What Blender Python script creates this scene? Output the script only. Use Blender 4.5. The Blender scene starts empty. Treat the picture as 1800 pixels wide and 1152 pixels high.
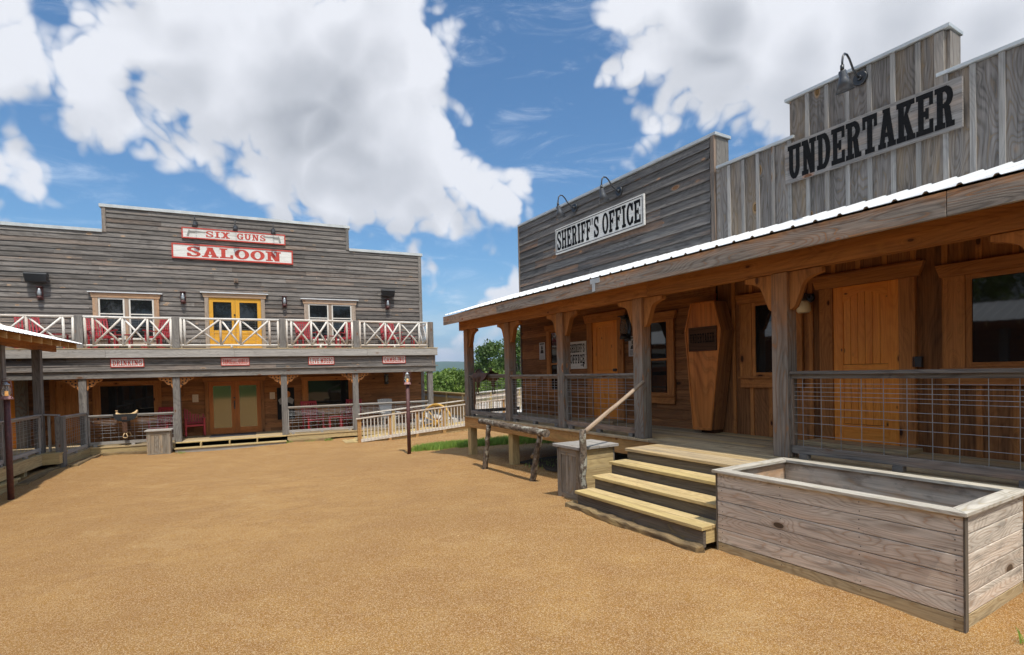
import bpy, bmesh, math, random
import numpy as np
from mathutils import Matrix, Vector
random.seed(7); RN = np.random.RandomState(5)
scene = bpy.context.scene
COL = scene.collection
# ---------------------------------------------------------------- camera
H = 2.25                       # eye height above the lowest part of the yard
FPX, CY = 934.45, 672.04
PITCH, ROLL = math.radians(-1.108), math.radians(1.365)
def cam_rows():
    f = Vector((0, 1, 0)); r = Vector((1, 0, 0)); d = Vector((0, 0, -1))
    cp, sp = math.cos(PITCH), math.sin(PITCH)
    f2 = cp*f - sp*d; d2 = cp*d + sp*f
    cr, sr = math.cos(ROLL), math.sin(ROLL)
    return cr*r + sr*d2, cr*d2 - sr*r, f2
CR, CD, CF = cam_rows()
cam_d = bpy.data.cameras.new('camera'); cam = bpy.data.objects.new('camera', cam_d); COL.objects.link(cam)
m = Matrix.Identity(4)
for i in range(3):
    m[i][0] = CR[i]; m[i][1] = -CD[i]; m[i][2] = -CF[i]
m[2][3] = H
cam.matrix_world = m
cam_d.sensor_width = 36; cam_d.lens = FPX/1800*36; cam_d.shift_y = (CY-576)/1800
cam_d.clip_start = .05; cam_d.clip_end = 20000
scene.camera = cam
# ---------------------------------------------------------------- frames
tA, tB = math.radians(-30.972), math.radians(65.133)
uA = Vector((math.sin(tA), math.cos(tA), 0)); nA = Vector((uA.y, -uA.x, 0))
uB = Vector((math.sin(tB), math.cos(tB), 0)); nB = Vector((-uB.y, uB.x, 0))
ZA = -1.041
def ray(x, y): return CR*((x-900)/FPX) + CD*((y-CY)/FPX) + CF
def pA(x, y, D):               # photo point -> (s, z above the right deck) on the plane d = D of the right row
    r = ray(x, y); p = r*(D/r.dot(nA)); return p.dot(uA), p.z-ZA
def pB(x, y, D):
    r = ray(x, y); p = r*(D/r.dot(nB)); return p.dot(uB), p.z
def mat(cx, cy, t):
    q = Matrix.Identity(4)
    for i in range(3): q[i][0] = cx[i]; q[i][1] = cy[i]; q[i][3] = t[i]
    return q
FA = mat(uA, nA, (0, 0, H+ZA)); FB = mat(uB, nB, (0, 0, H)); FW = Matrix.Identity(4)
def TA(s, d, z, rot=0): return mat(-uA, nA, FA @ Vector((s, d, z))) @ Matrix.Rotation(rot, 4, 'Z')
def TB(s, d, z, rot=0): return mat(uB, nB, FB @ Vector((s, d, z))) @ Matrix.Rotation(rot, 4, 'Z')
def TW(x, y, z, rot=0): return Matrix.Translation((x, y, z)) @ Matrix.Rotation(rot, 4, 'Z')
# ---------------------------------------------------------------- world and sun
SUN_EL = math.radians(64)
sun_h = (-uA - nA*.14).normalized()
sun_dir = (sun_h*math.cos(SUN_EL) + Vector((0, 0, math.sin(SUN_EL)))).normalized()
sun_d = bpy.data.lights.new('sun', 'SUN'); sun = bpy.data.objects.new('sun', sun_d); COL.objects.link(sun)
sun_d.energy = 2.85; sun_d.angle = math.radians(1.2); sun_d.color = (1, .93, .82)
sun.rotation_euler = (-sun_dir).to_track_quat('-Z', 'Y').to_euler()
scene.view_settings.view_transform = 'Standard'; scene.view_settings.look = 'None'
scene.view_settings.exposure = .68; scene.view_settings.gamma = 1

class NT:
    def __init__(s, tree): s.t = tree; s.n = tree.nodes; s.l = tree.links
    def node(s, typ, ins=None, **kw):
        n = s.n.new(typ)
        for k, v in kw.items(): setattr(n, k, v)
        if ins:
            for k, v in ins.items():
                sock = n.inputs[k]
                if isinstance(v, bpy.types.NodeSocket): s.l.new(v, sock)
                else: sock.default_value = v
        return n
    def math(s, op, a, b=0.0, c=0.0, clamp=False):
        return s.node('ShaderNodeMath', {0: a, 1: b, 2: c}, operation=op, use_clamp=clamp).outputs[0]
    def vmul(s, a, v): return s.node('ShaderNodeVectorMath', {0: a, 1: v}, operation='MULTIPLY').outputs[0]
    def vadd(s, a, v): return s.node('ShaderNodeVectorMath', {0: a, 1: v}, operation='ADD').outputs[0]
    def noise(s, vec, scale, detail=3, rough=.55, dist=0.0):
        return s.node('ShaderNodeTexNoise', {'Vector': vec, 'Scale': scale, 'Detail': detail, 'Roughness': rough, 'Distortion': dist}).outputs[0]
    def mix(s, f, a, b, blend='MIX'):
        def c4(v): return (*v, 1) if isinstance(v, tuple) and len(v) == 3 else v
        n = s.node('ShaderNodeMix', data_type='RGBA', blend_type=blend)
        for sock, v in ((n.inputs[0], f), (n.inputs[6], c4(a)), (n.inputs[7], c4(b))):
            if isinstance(v, bpy.types.NodeSocket): s.l.new(v, sock)
            else: sock.default_value = v
        return n.outputs[2]
    def ramp(s, v, lo, hi, a=0.0, b=1.0):
        return s.node('ShaderNodeMapRange', {'Value': v, 'From Min': lo, 'From Max': hi, 'To Min': a, 'To Max': b}, interpolation_type='SMOOTHSTEP').outputs[0]

w = bpy.data.worlds.new('World'); scene.world = w; w.use_nodes = True
nt = NT(w.node_tree); nt.n.clear()
sky = nt.node('ShaderNodeTexSky', sky_type='NISHITA', sun_disc=False, sun_elevation=SUN_EL,
              sun_rotation=math.atan2(sun_dir.x, sun_dir.y), air_density=1.1, dust_density=.6, ozone_density=2.5)
tc = nt.node('ShaderNodeTexCoord').outputs['Generated']
CLOUDS = [  # cumulus masses: centre and reach, as directions from the yard
 (330,70,170),(290,215,75),(200,185,60),(400,270,70),(520,325,60),(450,150,185),(600,130,190),(690,90,120),(540,250,140),(670,240,150),(640,320,95),(745,300,95),(730,340,90),(830,330,62),(860,372,52),
 (790,370,55),(430,225,110),(300,180,110),(210,140,80),(500,-60,150),(660,-10,120),(250,20,95),(130,140,85),(60,120,80),(150,195,50),(-20,120,85),(230,190,80),(215,100,60),(40,25,40),(25,330,48),(-40,310,80),
 (5,355,46),(1270,50,180),(1420,80,190),(1560,40,220),(1720,60,240),(1300,140,105),(1390,185,85),(1150,70,85),(1480,150,150),(1200,130,75),
 (850,537,24),(822,550,20),(885,550,28),(795,605,26),(860,612,30),(752,500,14),(905,525,18),(1110,283,30),(1080,284,18),(1150,285,16),(905,325,10),(920,600,34)]
def cdir(x, y):
    v = ray(x, y).normalized(); return v
grp = bpy.data.node_groups.new('cloud_field', 'ShaderNodeTree')
grp.interface.new_socket('Vector', in_out='INPUT', socket_type='NodeSocketVector')
grp.interface.new_socket('Value', in_out='OUTPUT', socket_type='NodeSocketFloat'); grp.interface.new_socket('Smooth', in_out='OUTPUT', socket_type='NodeSocketFloat')
g = NT(grp); gi = g.node('NodeGroupInput').outputs[0]
nn = g.node('ShaderNodeTexNoise', {'Vector': gi, 'Scale': 2.4, 'Detail': 5.0, 'Roughness': .55}).outputs['Color']
vv = g.vadd(gi, g.vmul(g.vadd(nn, (-.5, -.5, -.5)), (.12, .12, .12)))
acc = None
for (cx, cy_, r_) in CLOUDS:
    c = cdir(cx, cy_); rr = ((cdir(cx+r_, cy_)-c).length + (cdir(cx, cy_+r_)-c).length)/2
    dd = g.node('ShaderNodeVectorMath', {0: vv, 1: tuple(c)}, operation='DISTANCE').outputs['Value']
    val = g.math('MULTIPLY_ADD', dd, -1.0, rr)
    acc = val if acc is None else g.node('ShaderNodeMath', {0: acc, 1: val, 2: .035}, operation='SMOOTH_MAX').outputs[0]
sep = g.node('ShaderNodeSeparateXYZ', {0: gi})
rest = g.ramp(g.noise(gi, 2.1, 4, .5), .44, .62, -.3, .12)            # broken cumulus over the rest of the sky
rest = g.math('ADD', rest, g.ramp(sep.outputs[1], .0, -.25, 0, .16))    # unseen extra cloud added behind the camera as fill light
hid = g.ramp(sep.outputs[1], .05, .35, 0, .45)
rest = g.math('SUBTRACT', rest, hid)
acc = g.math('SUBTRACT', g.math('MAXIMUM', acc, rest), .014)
n1 = g.noise(gi, 6.0, 5, .58)
wv_ = g.vadd(gi, g.vmul(nn, (.10, .10, .10)))
acc = g.math('ADD', acc, g.math('MULTIPLY', g.math('SUBTRACT', n1, .49), .12))
smooth = acc
for sc_, am_ in ((9.0, .10), (21.0, .062), (47.0, .030)):
    b_ = g.math('ABSOLUTE', g.math('SUBTRACT', g.node('ShaderNodeTexNoise', {'Vector': wv_, 'Scale': sc_, 'Detail': 0.0}).outputs[0], .5))
    acc = g.math('ADD', acc, g.math('MULTIPLY', g.math('SUBTRACT', b_, .085), am_*2.0))
    if sc_ < 10: smooth = acc
go = g.node('NodeGroupOutput'); g.l.new(acc, go.inputs[0]); g.l.new(smooth, go.inputs[1])
def field(vec):
    n = nt.node('ShaderNodeGroup', node_tree=grp); nt.l.new(vec, n.inputs[0]); return n.outputs
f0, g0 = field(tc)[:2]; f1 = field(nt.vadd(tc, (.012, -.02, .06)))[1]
mask = nt.ramp(f0, -.010, .031)
lit = nt.ramp(nt.math('SUBTRACT', g0, f1), -.05, .05)
thick = nt.ramp(g0, .02, .19)
fine = nt.noise(tc, 11, 7, .6)
shade = nt.math('SUBTRACT', nt.math('ADD', .68, nt.math('MULTIPLY', lit, .50)), nt.math('MULTIPLY', thick, .80), clamp=True)
shade = nt.math('ADD', shade, nt.math('MULTIPLY', nt.math('SUBTRACT', fine, .5), .16), clamp=True)
ccol = nt.mix(shade, (.30, .33, .38), (.93, .95, 1.0))
ccol = nt.mix(1.0, ccol, (4.9, 4.9, 4.95), 'MULTIPLY')
skyc = nt.mix(1.0, sky.outputs[0], (.40, .60, .72), 'MULTIPLY')
sepw = nt.node('ShaderNodeSeparateXYZ', {0: tc})
hz = nt.ramp(sepw.outputs[2], .0, .22, .6, 0)
skyc = nt.mix(hz, skyc, nt.mix(nt.ramp(nt.noise(nt.vmul(tc, (3, 3, 14)), 2.0, 6, .6), .42, .6), (1.75, 2.6, 3.9), (3.4, 3.7, 4.2)))
cir = nt.ramp(nt.noise(nt.vmul(tc, (2.5, 2.5, 9.0)), 2.2, 8, .65, 1.2), .5, .78, 0, .38)   # thin cirrus
skyc = nt.mix(cir, skyc, (5.2, 5.6, 6.2))
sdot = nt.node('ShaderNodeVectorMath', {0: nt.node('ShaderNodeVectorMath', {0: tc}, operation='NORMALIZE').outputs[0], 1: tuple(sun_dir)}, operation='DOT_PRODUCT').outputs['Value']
glow = nt.ramp(sdot, .25, .85, 1.0, 4.2)                       # out-of-view clouds sunward brightened, added fill for the porches and planter
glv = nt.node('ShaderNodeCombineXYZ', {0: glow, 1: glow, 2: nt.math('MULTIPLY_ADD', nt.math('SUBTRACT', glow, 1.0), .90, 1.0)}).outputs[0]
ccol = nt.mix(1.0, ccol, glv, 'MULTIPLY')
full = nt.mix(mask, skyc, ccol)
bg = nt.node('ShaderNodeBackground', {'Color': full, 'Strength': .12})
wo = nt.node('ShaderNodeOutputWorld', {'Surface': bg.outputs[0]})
w.cycles.sampling_method = 'MANUAL'; w.cycles.sample_map_resolution = 512
# ---------------------------------------------------------------- object helpers
def props(o, label=None, cat=None, group=None, kind=None):
    if label: o['label'] = label
    if cat: o['category'] = cat
    if group: o['group'] = group
    if kind: o['kind'] = kind
    return o
def thing(name, label, cat, M, group=None):
    o = bpy.data.objects.new(name, None); COL.objects.link(o); o.empty_display_size = .2
    o.matrix_world = M; o['M'] = [v for row in M for v in row]
    return props(o, label, cat, group)
def worldM(o):
    if o is None: return Matrix.Identity(4)
    while o.parent: o = o.parent
    v = o.get('M')
    return Matrix([v[i*4:i*4+4] for i in range(4)]) if v else Matrix.Identity(4)
def kids(o): return [c for c in bpy.data.objects if c.parent == o]
def dup(root, M, label=None, group=None):
    ch = {}
    def rec(o, par):
        c = o.copy(); COL.objects.link(c)
        if par: c.parent = par; c.matrix_parent_inverse = Matrix.Identity(4)
        for k in kids(o):
            if k is not c: rec(k, c)
        return c
    r = rec(root, None); r.matrix_world = M; r['M'] = [v for row in M for v in row]
    if label: r['label'] = label
    if group: r['group'] = group
    return r
def clean(root):   # drop the helper property
    for o in bpy.data.objects:
        if 'M' in o: del o['M']

class MB:
    def __init__(s, F=FW): s.F = F; s.v = []; s.f = []; s.uv = []; s.c = []; s.sm = []
    def _rnd(s): return (random.random(), random.random(), random.random())
    def add(s, verts, faces, uvs=None, col=None, smooth=False):
        b = len(s.v); s.v += [tuple(v) for v in verts]; col = col or s._rnd()
        for i, f in enumerate(faces):
            s.f.append([b+k for k in f]); s.sm.append(smooth); s.c.append(col)
            s.uv.append(uvs[i] if uvs else None)
        return s
    def obox(s, o, ax, ay, az, col=None):   # box from corner o with edge vectors
        o = Vector(o); E = [Vector(ax), Vector(ay), Vector(az)]
        L = [e.length for e in E]; g = L.index(max(L)); ou, ov = random.uniform(0, 60), random.uniform(0, 60)
        P = [o + E[0]*i + E[1]*j + E[2]*k for k in (0, 1) for j in (0, 1) for i in (0, 1)]
        idx = [(i, j, k) for k in (0, 1) for j in (0, 1) for i in (0, 1)]
        F = [(0, 2, 3, 1), (4, 5, 7, 6), (0, 1, 5, 4), (2, 6, 7, 3), (0, 4, 6, 2), (1, 3, 7, 5)]
        nax = [2, 2, 1, 1, 0, 0]; uvs = []
        for f, na in zip(F, nax):
            a, b = [q for q in (0, 1, 2) if q != na]
            if b == g: a, b = b, a
            if na == g: a, b = [q for q in (0, 1, 2) if q != g]
            sh = na*.37
            uvs.append([(ou+idx[k][a]*L[a]*(1 if na != g else .15), ov+sh+idx[k][b]*L[b]) for k in f])
        return s.add(P, F, uvs, col)
    def box(s, a, b, col=None):
        a, b = [min(x, y) for x, y in zip(a, b)], [max(x, y) for x, y in zip(a, b)]
        return s.obox(a, (b[0]-a[0], 0, 0), (0, b[1]-a[1], 0), (0, 0, b[2]-a[2]), col)
    def beam(s, p, q, w, h, up=(0, 0, 1), col=None):   # centred bar from p to q
        p = Vector(p); q = Vector(q); d = q-p; up = Vector(up)
        sd = d.cross(up)
        if sd.length < 1e-6: sd = d.cross(Vector((1, 0, 0)))
        sd.normalize(); u = sd.cross(d).normalized()
        return s.obox(p - sd*w/2 - u*h/2, d, sd*w, u*h, col)
    def tube(s, pts, r, n=8, col=None, caps=True):
        pts = [Vector(p) for p in pts]; rs = r if isinstance(r, (list, tuple)) else [r]*len(pts)
        V = []; F = []; U = []; ou, ov = random.uniform(0, 60), random.uniform(0, 60); L = 0
        prev = None; Ls = []
        for i, p in enumerate(pts):
            d = (pts[min(i+1, len(pts)-1)] - pts[max(i-1, 0)])
            if d.length < 1e-9: d = Vector((0, 0, 1))
            d.normalize()
            if prev is None:
                a = d.orthogonal().normalized()
            else:
                a = (prev - d*prev.dot(d))
                a = a.normalized() if a.length > 1e-6 else d.orthogonal().normalized()
            prev = a; b = d.cross(a)
            if i: L += (p-pts[i-1]).length
            Ls.append(L)
            for k in range(n):
                t = 2*math.pi*k/n; V.append(p + (a*math.cos(t) + b*math.sin(t))*rs[i])
        for i in range(len(pts)-1):
            for k in range(n):
                k2 = (k+1) % n; F.append((i*n+k, i*n+k2, (i+1)*n+k2, (i+1)*n+k))
                c = 2*math.pi*max(rs[i], .002)/n
                U.append([(ou+Ls[i], ov+k*c), (ou+Ls[i], ov+(k+1)*c), (ou+Ls[i+1], ov+(k+1)*c), (ou+Ls[i+1], ov+k*c)])
        s.add(V, F, U, col, True)
        if caps:
            b = len(s.v)-len(V); cc = s.c[-1]
            for base in (0, (len(pts)-1)*n):
                s.f.append([b+base+k for k in range(n)]); s.sm.append(False); s.c.append(cc)
                s.uv.append([(ou+.1*math.cos(6.283*k/n), ov+.1*math.sin(6.283*k/n)) for k in range(n)])
        return s
    def cyl(s, p, q, r0, r1=None, n=12, col=None): return s.tube([p, q], [r0, r1 if r1 is not None else r0], n, col)
    def lathe(s, c, prof, n=16, col=None):   # prof: (radius, z) about the z axis through c
        return s.tube([Vector(c)+Vector((0, 0, z)) for r, z in prof], [max(r, .0005) for r, z in prof], n, col) if all(prof[i+1][1] != prof[i][1] for i in range(len(prof)-1)) else s._lathe(c, prof, n, col)
    def _lathe(s, c, prof, n, col):
        V = []; F = []; U = []
        for r, z in prof:
            for k in range(n):
                t = 2*math.pi*k/n; V.append((c[0]+r*math.cos(t), c[1]+r*math.sin(t), c[2]+z))
        for i in range(len(prof)-1):
            for k in range(n):
                k2 = (k+1) % n; F.append((i*n+k, i*n+k2, (i+1)*n+k2, (i+1)*n+k))
                U.append([(i*.1, k*.05), (i*.1, k*.05+.05), (i*.1+.1, k*.05+.05), (i*.1+.1, k*.05)])
        return s.add(V, F, U, col, True)
    def prism(s, poly, a, b, ax=1, col=None, vert=True):
        # poly in the plane of the two axes other than ax; extruded from a to b along ax
        o = [q for q in (0, 1, 2) if q != ax]; n = len(poly); V = []
        ou, ov = random.uniform(0, 60), random.uniform(0, 60)
        for t in (a, b):
            for p in poly:
                q = [0, 0, 0]; q[o[0]] = p[0]; q[o[1]] = p[1]; q[ax] = t; V.append(q)
        F = [list(range(n)), list(range(2*n-1, n-1, -1))] + [(i, n+i, n+(i+1) % n, (i+1) % n) for i in range(n)]
        g = (1, 0) if vert else (0, 1)
        U = [[(ou+poly[i % n][g[0]], ov+poly[i % n][g[1]]) for i in F[0]], [(ou+poly[i-n][g[0]], ov+poly[i-n][g[1]]) for i in F[1]]]
        for i in range(n):
            l = math.dist(poly[i], poly[(i+1) % n]); U.append([(ou, ov), (ou, ov+b-a), (ou+l, ov+b-a), (ou+l, ov)])
        return s.add(V, F, U, col)
    def quad(s, a, b, c, d, col=None):
        L1 = (Vector(b)-Vector(a)).length; L2 = (Vector(d)-Vector(a)).length
        ou, ov = random.uniform(0, 60), random.uniform(0, 60)
        return s.add([a, b, c, d], [(0, 1, 2, 3)], [[(ou, ov), (ou+L1, ov), (ou+L1, ov+L2), (ou, ov+L2)]], col)
    def build(s, name, material, parent=None, bevel=0, recalc=True, label=None):
        me = bpy.data.meshes.new(name)
        X = worldM(parent).inverted() @ s.F if parent or s.F is not FW else s.F
        A = np.array(s.v, dtype=float).reshape(-1, 3); Mx = np.array(X)
        A = A @ Mx[:3, :3].T + Mx[:3, 3]
        me.from_pydata(A.tolist(), [], s.f)
        me.uv_layers.new(name='UVMap'); me.color_attributes.new('rnd', 'FLOAT_COLOR', 'CORNER')
        uv = []; cc = []
        for f, u, c in zip(s.f, s.uv, s.c):
            if u is None: u = [(A[k][0]+A[k][1]*.7, A[k][2]+A[k][1]*.7) for k in f]
            for a in u: uv += [a[0], a[1]]
            cc += [c[0], c[1], c[2], 1]*len(f)
        me.uv_layers['UVMap'].data.foreach_set('uv', uv); me.color_attributes['rnd'].data.foreach_set('color', cc)
        me.polygons.foreach_set('use_smooth', s.sm)
        if recalc:
            bm = bmesh.new(); bm.from_mesh(me); bmesh.ops.recalc_face_normals(bm, faces=bm.faces); bm.to_mesh(me); bm.free()
        elif Mx[:3, :3].shape and np.linalg.det(Mx[:3, :3]) < 0: me.flip_normals()
        me.materials.append(material)
        o = bpy.data.objects.new(name, me); COL.objects.link(o)
        if parent: o.parent = parent
        if bevel:
            bv = o.modifiers.new('bevel', 'BEVEL'); bv.width = bevel; bv.segments = 2; bv.limit_method = 'ANGLE'; bv.angle_limit = math.radians(50)
        if label: o['label'] = label
        return o
def sweep(mb, pts, w_, h, rough=.006):
    V = []; F = []; U = []; n = 8; ou = random.uniform(0, 50); L = 0
    for i, p in enumerate(pts):
        p = Vector(p); d = Vector(pts[min(i+1, len(pts)-1)])-Vector(pts[max(i-1, 0)]); d.z = 0; d.normalize(); sd = Vector((d.y, -d.x, 0))
        if i: L += (p-Vector(pts[i-1])).length
        for a, b in ((-1, -1), (0, -1), (1, -1), (1, 0), (1, 1), (0, 1), (-1, 1), (-1, 0)):
            V.append(p+sd*(a*w_/2+random.uniform(-rough, rough))+Vector((0, 0, b*h/2+random.uniform(-rough, rough)))+d*random.uniform(-rough, rough))
    for i in range(len(pts)-1):
        for k in range(n):
            F.append((i*n+k, i*n+(k+1) % n, (i+1)*n+(k+1) % n, (i+1)*n+k)); l0, l1 = i*.1+ou, i*.1+.1+ou
            U.append([(l0, k*.08), (l0, k*.08+.08), (l1, k*.08+.08), (l1, k*.08)])
    F += [list(range(n)), [len(V)-1-k for k in range(n)]]; U += [[(ou, ou+k*.03) for k in range(n)]]*2
    return mb.add(V, F, U, (.5, .5, .5))
# ---------------------------------------------------------------- materials
def principled(name):
    mt = bpy.data.materials.new(name); mt.use_nodes = True; t = NT(mt.node_tree)
    return mt, t, t.n['Principled BSDF']
def wood(name, dark, light, warm=None, wamt=.5, wthr=.55, var=.3, rough=.85, bump=.35, knot=.6, kcol=(.10, .045, .02), gs=1.0, stain=(.5, .5, .5), samt=.0, fig=.45, iso=False, wz=None, ks=1.0):
    mt, t, b = principled(name)
    uv = t.node('ShaderNodeUVMap', uv_map='UVMap').outputs[0]
    at = t.node('ShaderNodeVertexColor', layer_name='rnd').outputs[0]
    sp = t.node('ShaderNodeSeparateColor', {0: at}); R, G, Bc = sp.outputs[0], sp.outputs[1], sp.outputs[2]
    n1 = t.noise(t.vmul(uv, (1.5*gs, 42*gs, 1)), 1.0, 7, .68)
    n2 = t.noise(t.vmul(uv, (2.2, 4.2, 1) if iso else (.55, 7.5, 1)), 1.0, 4, .6)
    n3 = t.noise(t.vmul(uv, (4.5, 9, 1) if iso else (1.9, 11.0, 1)), 1.0, 5, .6)
    kn = None
    if knot:
        vo = t.node('ShaderNodeTexVoronoi', {'Vector': t.vmul(uv, (2.3*ks, 4.6*ks, 1)), 'Scale': 1.0, 'Randomness': 1.0})
        d = t.math('ADD', vo.outputs[0], t.math('MULTIPLY', t.math('SUBTRACT', n3, .5), .05)); on = t.node('ShaderNodeSeparateColor', {0: vo.outputs[1]})
        sel = t.ramp(on.outputs[0], .48, .50)
        rad = t.math('MULTIPLY_ADD', on.outputs[1], .075, .045)
        q = t.math('DIVIDE', d, rad)
    # contour lines of a stretched field read as cathedral grain that bends round the knots
    fl = t.math('MULTIPLY', t.noise(t.vmul(uv, (.50*gs, 2.6*gs, 1)), 1.0, 2, .45), 26.0 if not iso else 18.0)
    if knot: fl = t.math('ADD', fl, t.math('MULTIPLY', t.ramp(q, 4.5, .5, 0, 2.2), sel))
    ringf = t.math('PINGPONG', fl, .5)
    ring = t.ramp(ringf, .02, .34)
    gr = t.math('ADD', t.math('MULTIPLY', t.ramp(n1, .34, .66), .60-.28*fig), t.math('ADD', t.math('MULTIPLY', ring, .40*fig), t.math('MULTIPLY', t.ramp(n2, .3, .7), .40-.12*fig)))
    col = t.mix(gr, dark, light)
    if warm:
        wf = t.ramp(t.math('ADD', t.math('MULTIPLY', n2, .9), t.math('MULTIPLY', G, .45)), wthr+.1, wthr+.42, 0, wamt)
        if wz:                                  # wood kept orange where the roof has sheltered it, silvered where rain reaches
            pz = t.node('ShaderNodeSeparateXYZ', {0: t.node('ShaderNodeNewGeometry').outputs[0]}).outputs[2]
            zz = t.math('ADD', pz, t.math('MULTIPLY', t.math('SUBTRACT', t.noise(t.vmul(uv, (4, 5, 1)), 1.0, 5, .65), .5), (wz[1]-wz[0])*1.3))
            wf = t.math('MAXIMUM', t.math('MULTIPLY', wf, .35), t.ramp(zz, wz[0], wz[1], 0, .95))
        lo = tuple(x*.55 for x in warm)
        col = t.mix(wf, col, t.mix(gr, lo, warm))
        if fig > .6: col = t.mix(t.math('MULTIPLY', t.ramp(ringf, .12, .0, 0, .65), t.ramp(n2, .35, .6)), col, tuple(x*.8 for x in warm))
    ck = t.noise(t.vmul(uv, (1.1, 75, 1)), 1.0, 3, .6)
    col = t.mix(t.ramp(ck, .60, .72, 0, .55 if bump > .2 else .12), col, tuple(x*.45 for x in dark))
    if samt:
        col = t.mix(t.ramp(n3, .5, .72, 0, samt), col, stain)
        bl = t.noise(t.vmul(uv, (6, 5, 1)), 1.0, 6, .75)
        col = t.mix(t.ramp(bl, .60, .74, 0, samt*.8), col, tuple(x*.6 for x in stain))
    if knot:
        halo = t.math('MULTIPLY', t.ramp(q, 2.3, 1.0, 0, .65*knot), sel)
        core = t.math('MULTIPLY', t.ramp(q, 1.0, .8, 0, min(1, knot*.95)), sel)
        col = t.mix(halo, col, tuple(min(.8, x*2.0) for x in kcol)); col = t.mix(core, col, tuple(x*.8 for x in kcol))
        col = t.mix(t.math('MULTIPLY', t.ramp(t.math('ABSOLUTE', t.math('SUBTRACT', q, 1.0)), .22, .05, 0, .8*knot), sel), col, tuple(x*.25 for x in kcol))
    val = t.math('MULTIPLY_ADD', R, 2*var, 1-var)
    vc = t.node('ShaderNodeCombineXYZ', {0: val, 1: val, 2: val}).outputs[0]
    col = t.mix(1.0, col, vc, 'MULTIPLY')
    t.l.new(col, b.inputs['Base Color']); b.inputs['Roughness'].default_value = rough
    b.inputs['Specular IOR Level'].default_value = .3
    bp = t.node('ShaderNodeBump', {'Height': t.math('ADD', gr, t.math('MULTIPLY', n3, .3)), 'Strength': bump, 'Distance': .006})
    t.l.new(bp.outputs[0], b.inputs['Normal'])
    return mt
def plain(name, col, rough=.6, metal=0, var=.12, scale=6, spec=.5, bump=0, emit=None):
    mt, t, b = principled(name)
    co = t.node('ShaderNodeTexCoord').outputs['Object']
    n = t.noise(co, scale, 5, .6)
    c = t.mix(t.ramp(n, .3, .7), tuple(x*(1-var) for x in col), tuple(min(1, x*(1+var)) for x in col))
    t.l.new(c, b.inputs['Base Color']); b.inputs['Roughness'].default_value = rough; b.inputs['Metallic'].default_value = metal
    b.inputs['Specular IOR Level'].default_value = spec
    if bump:
        bp = t.node('ShaderNodeBump', {'Height': n, 'Strength': bump, 'Distance': .01}); t.l.new(bp.outputs[0], b.inputs['Normal'])
    if emit: b.inputs['Emission Color'].default_value = (*emit[0], 1); b.inputs['Emission Strength'].default_value = emit[1]
    return mt
M = {}
M['clap_gray'] = wood('weathered_clapboard', (.050, .045, .041), (.235, .212, .195), (.28, .18, .12), .45, .62, .26, knot=.9, kcol=(.24, .15, .085), samt=.7, stain=(.058, .051, .047), gs=.7)
M['clap_dark'] = wood('dark_weathered_clapboard', (.045, .041, .039), (.215, .200, .188), (.36, .17, .07), .8, .64, .24, gs=.8, knot=.9, kcol=(.32, .15, .06), samt=.5, stain=(.036, .034, .036))
M['board_gray'] = wood('grey_barn_board', (.080, .072, .066), (.315, .285, .262), (.36, .25, .14), .55, .57, .15, knot=1, kcol=(.27, .15, .05), samt=.6, stain=(.070, .064, .060), fig=.75, gs=1.2)
M['batten'] = wood('grey_batten', (.20, .188, .178), (.42, .40, .375), (.34, .24, .15), .4, .6, .12, knot=.6, kcol=(.2, .1, .04))
M['trim_gray'] = wood('grey_trim', (.075, .070, .065), (.27, .25, .23), (.36, .19, .09), .5, .62, .14, knot=.8, kcol=(.12, .055, .025), samt=.4, stain=(.06, .055, .05), fig=.6)
M['post'] = wood('weathered_post', (.080, .072, .064), (.27, .245, .215), (.38, .17, .065), .6, .58, .08, knot=1, kcol=(.26, .10, .03), gs=.8, samt=.4, stain=(.06, .055, .052), fig=.7, wz=(2.2, 3.1))
M['fascia'] = wood('weathered_fascia', (.095, .083, .072), (.36, .32, .275), (.56, .25, .085), .9, .42, .06, knot=1, kcol=(.20, .06, .02), gs=1.0, samt=.6, stain=(.065, .055, .048), fig=.8, wz=(3.555, 3.67))
M['brown'] = wood('brown_siding', (.115, .048, .018), (.38, .168, .066), (.44, .17, .045), .5, .6, .26, knot=.9, kcol=(.045, .018, .008), samt=.3, stain=(.06, .03, .018))
M['brown_beam'] = wood('brown_beam', (.17, .064, .016), (.46, .18, .048), (.56, .23, .055), .4, .6, .1, knot=.8, kcol=(.06, .022, .01), gs=.7, fig=.7, samt=.2, stain=(.12, .06, .03))
M['casing'] = wood('brown_casing', (.23, .090, .028), (.54, .225, .072), (.62, .28, .085), .4, .6, .12, knot=1, kcol=(.06, .022, .01), fig=.7)
M['sunny_casing'] = wood('bleached_casing', (.19, .145, .11), (.44, .36, .29), (.56, .29, .12), .6, .5, .14, knot=.7, kcol=(.16, .07, .03), fig=.6)
M['door_pine'] = wood('orange_pine_door', (.66, .195, .025), (.88, .345, .055), (.88, .40, .08), .3, .6, .05, .45, .1, knot=1, kcol=(.05, .014, .004), fig=.6, ks=1.7)
M['door_brown'] = wood('brown_door_wood', (.24, .07, .014), (.46, .155, .034), None, var=.06, rough=.4, bump=.1, knot=0)
M['door_yellow'] = wood('yellow_door', (.50, .235, .020), (.72, .385, .042), None, var=.05, rough=.5, bump=.15, knot=0)
M['deck'] = wood('porch_decking', (.22, .17, .105), (.54, .43, .275), (.60, .42, .18), .6, .52, .2, knot=.4, kcol=(.12, .07, .03), samt=.6, stain=(.14, .125, .11))
M['treated'] = wood('treated_lumber', (.30, .21, .095), (.58, .45, .235), (.52, .40, .15), .5, .5, .12, knot=.6, kcol=(.22, .11, .04), samt=.35, stain=(.22, .19, .13), fig=.6)
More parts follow.
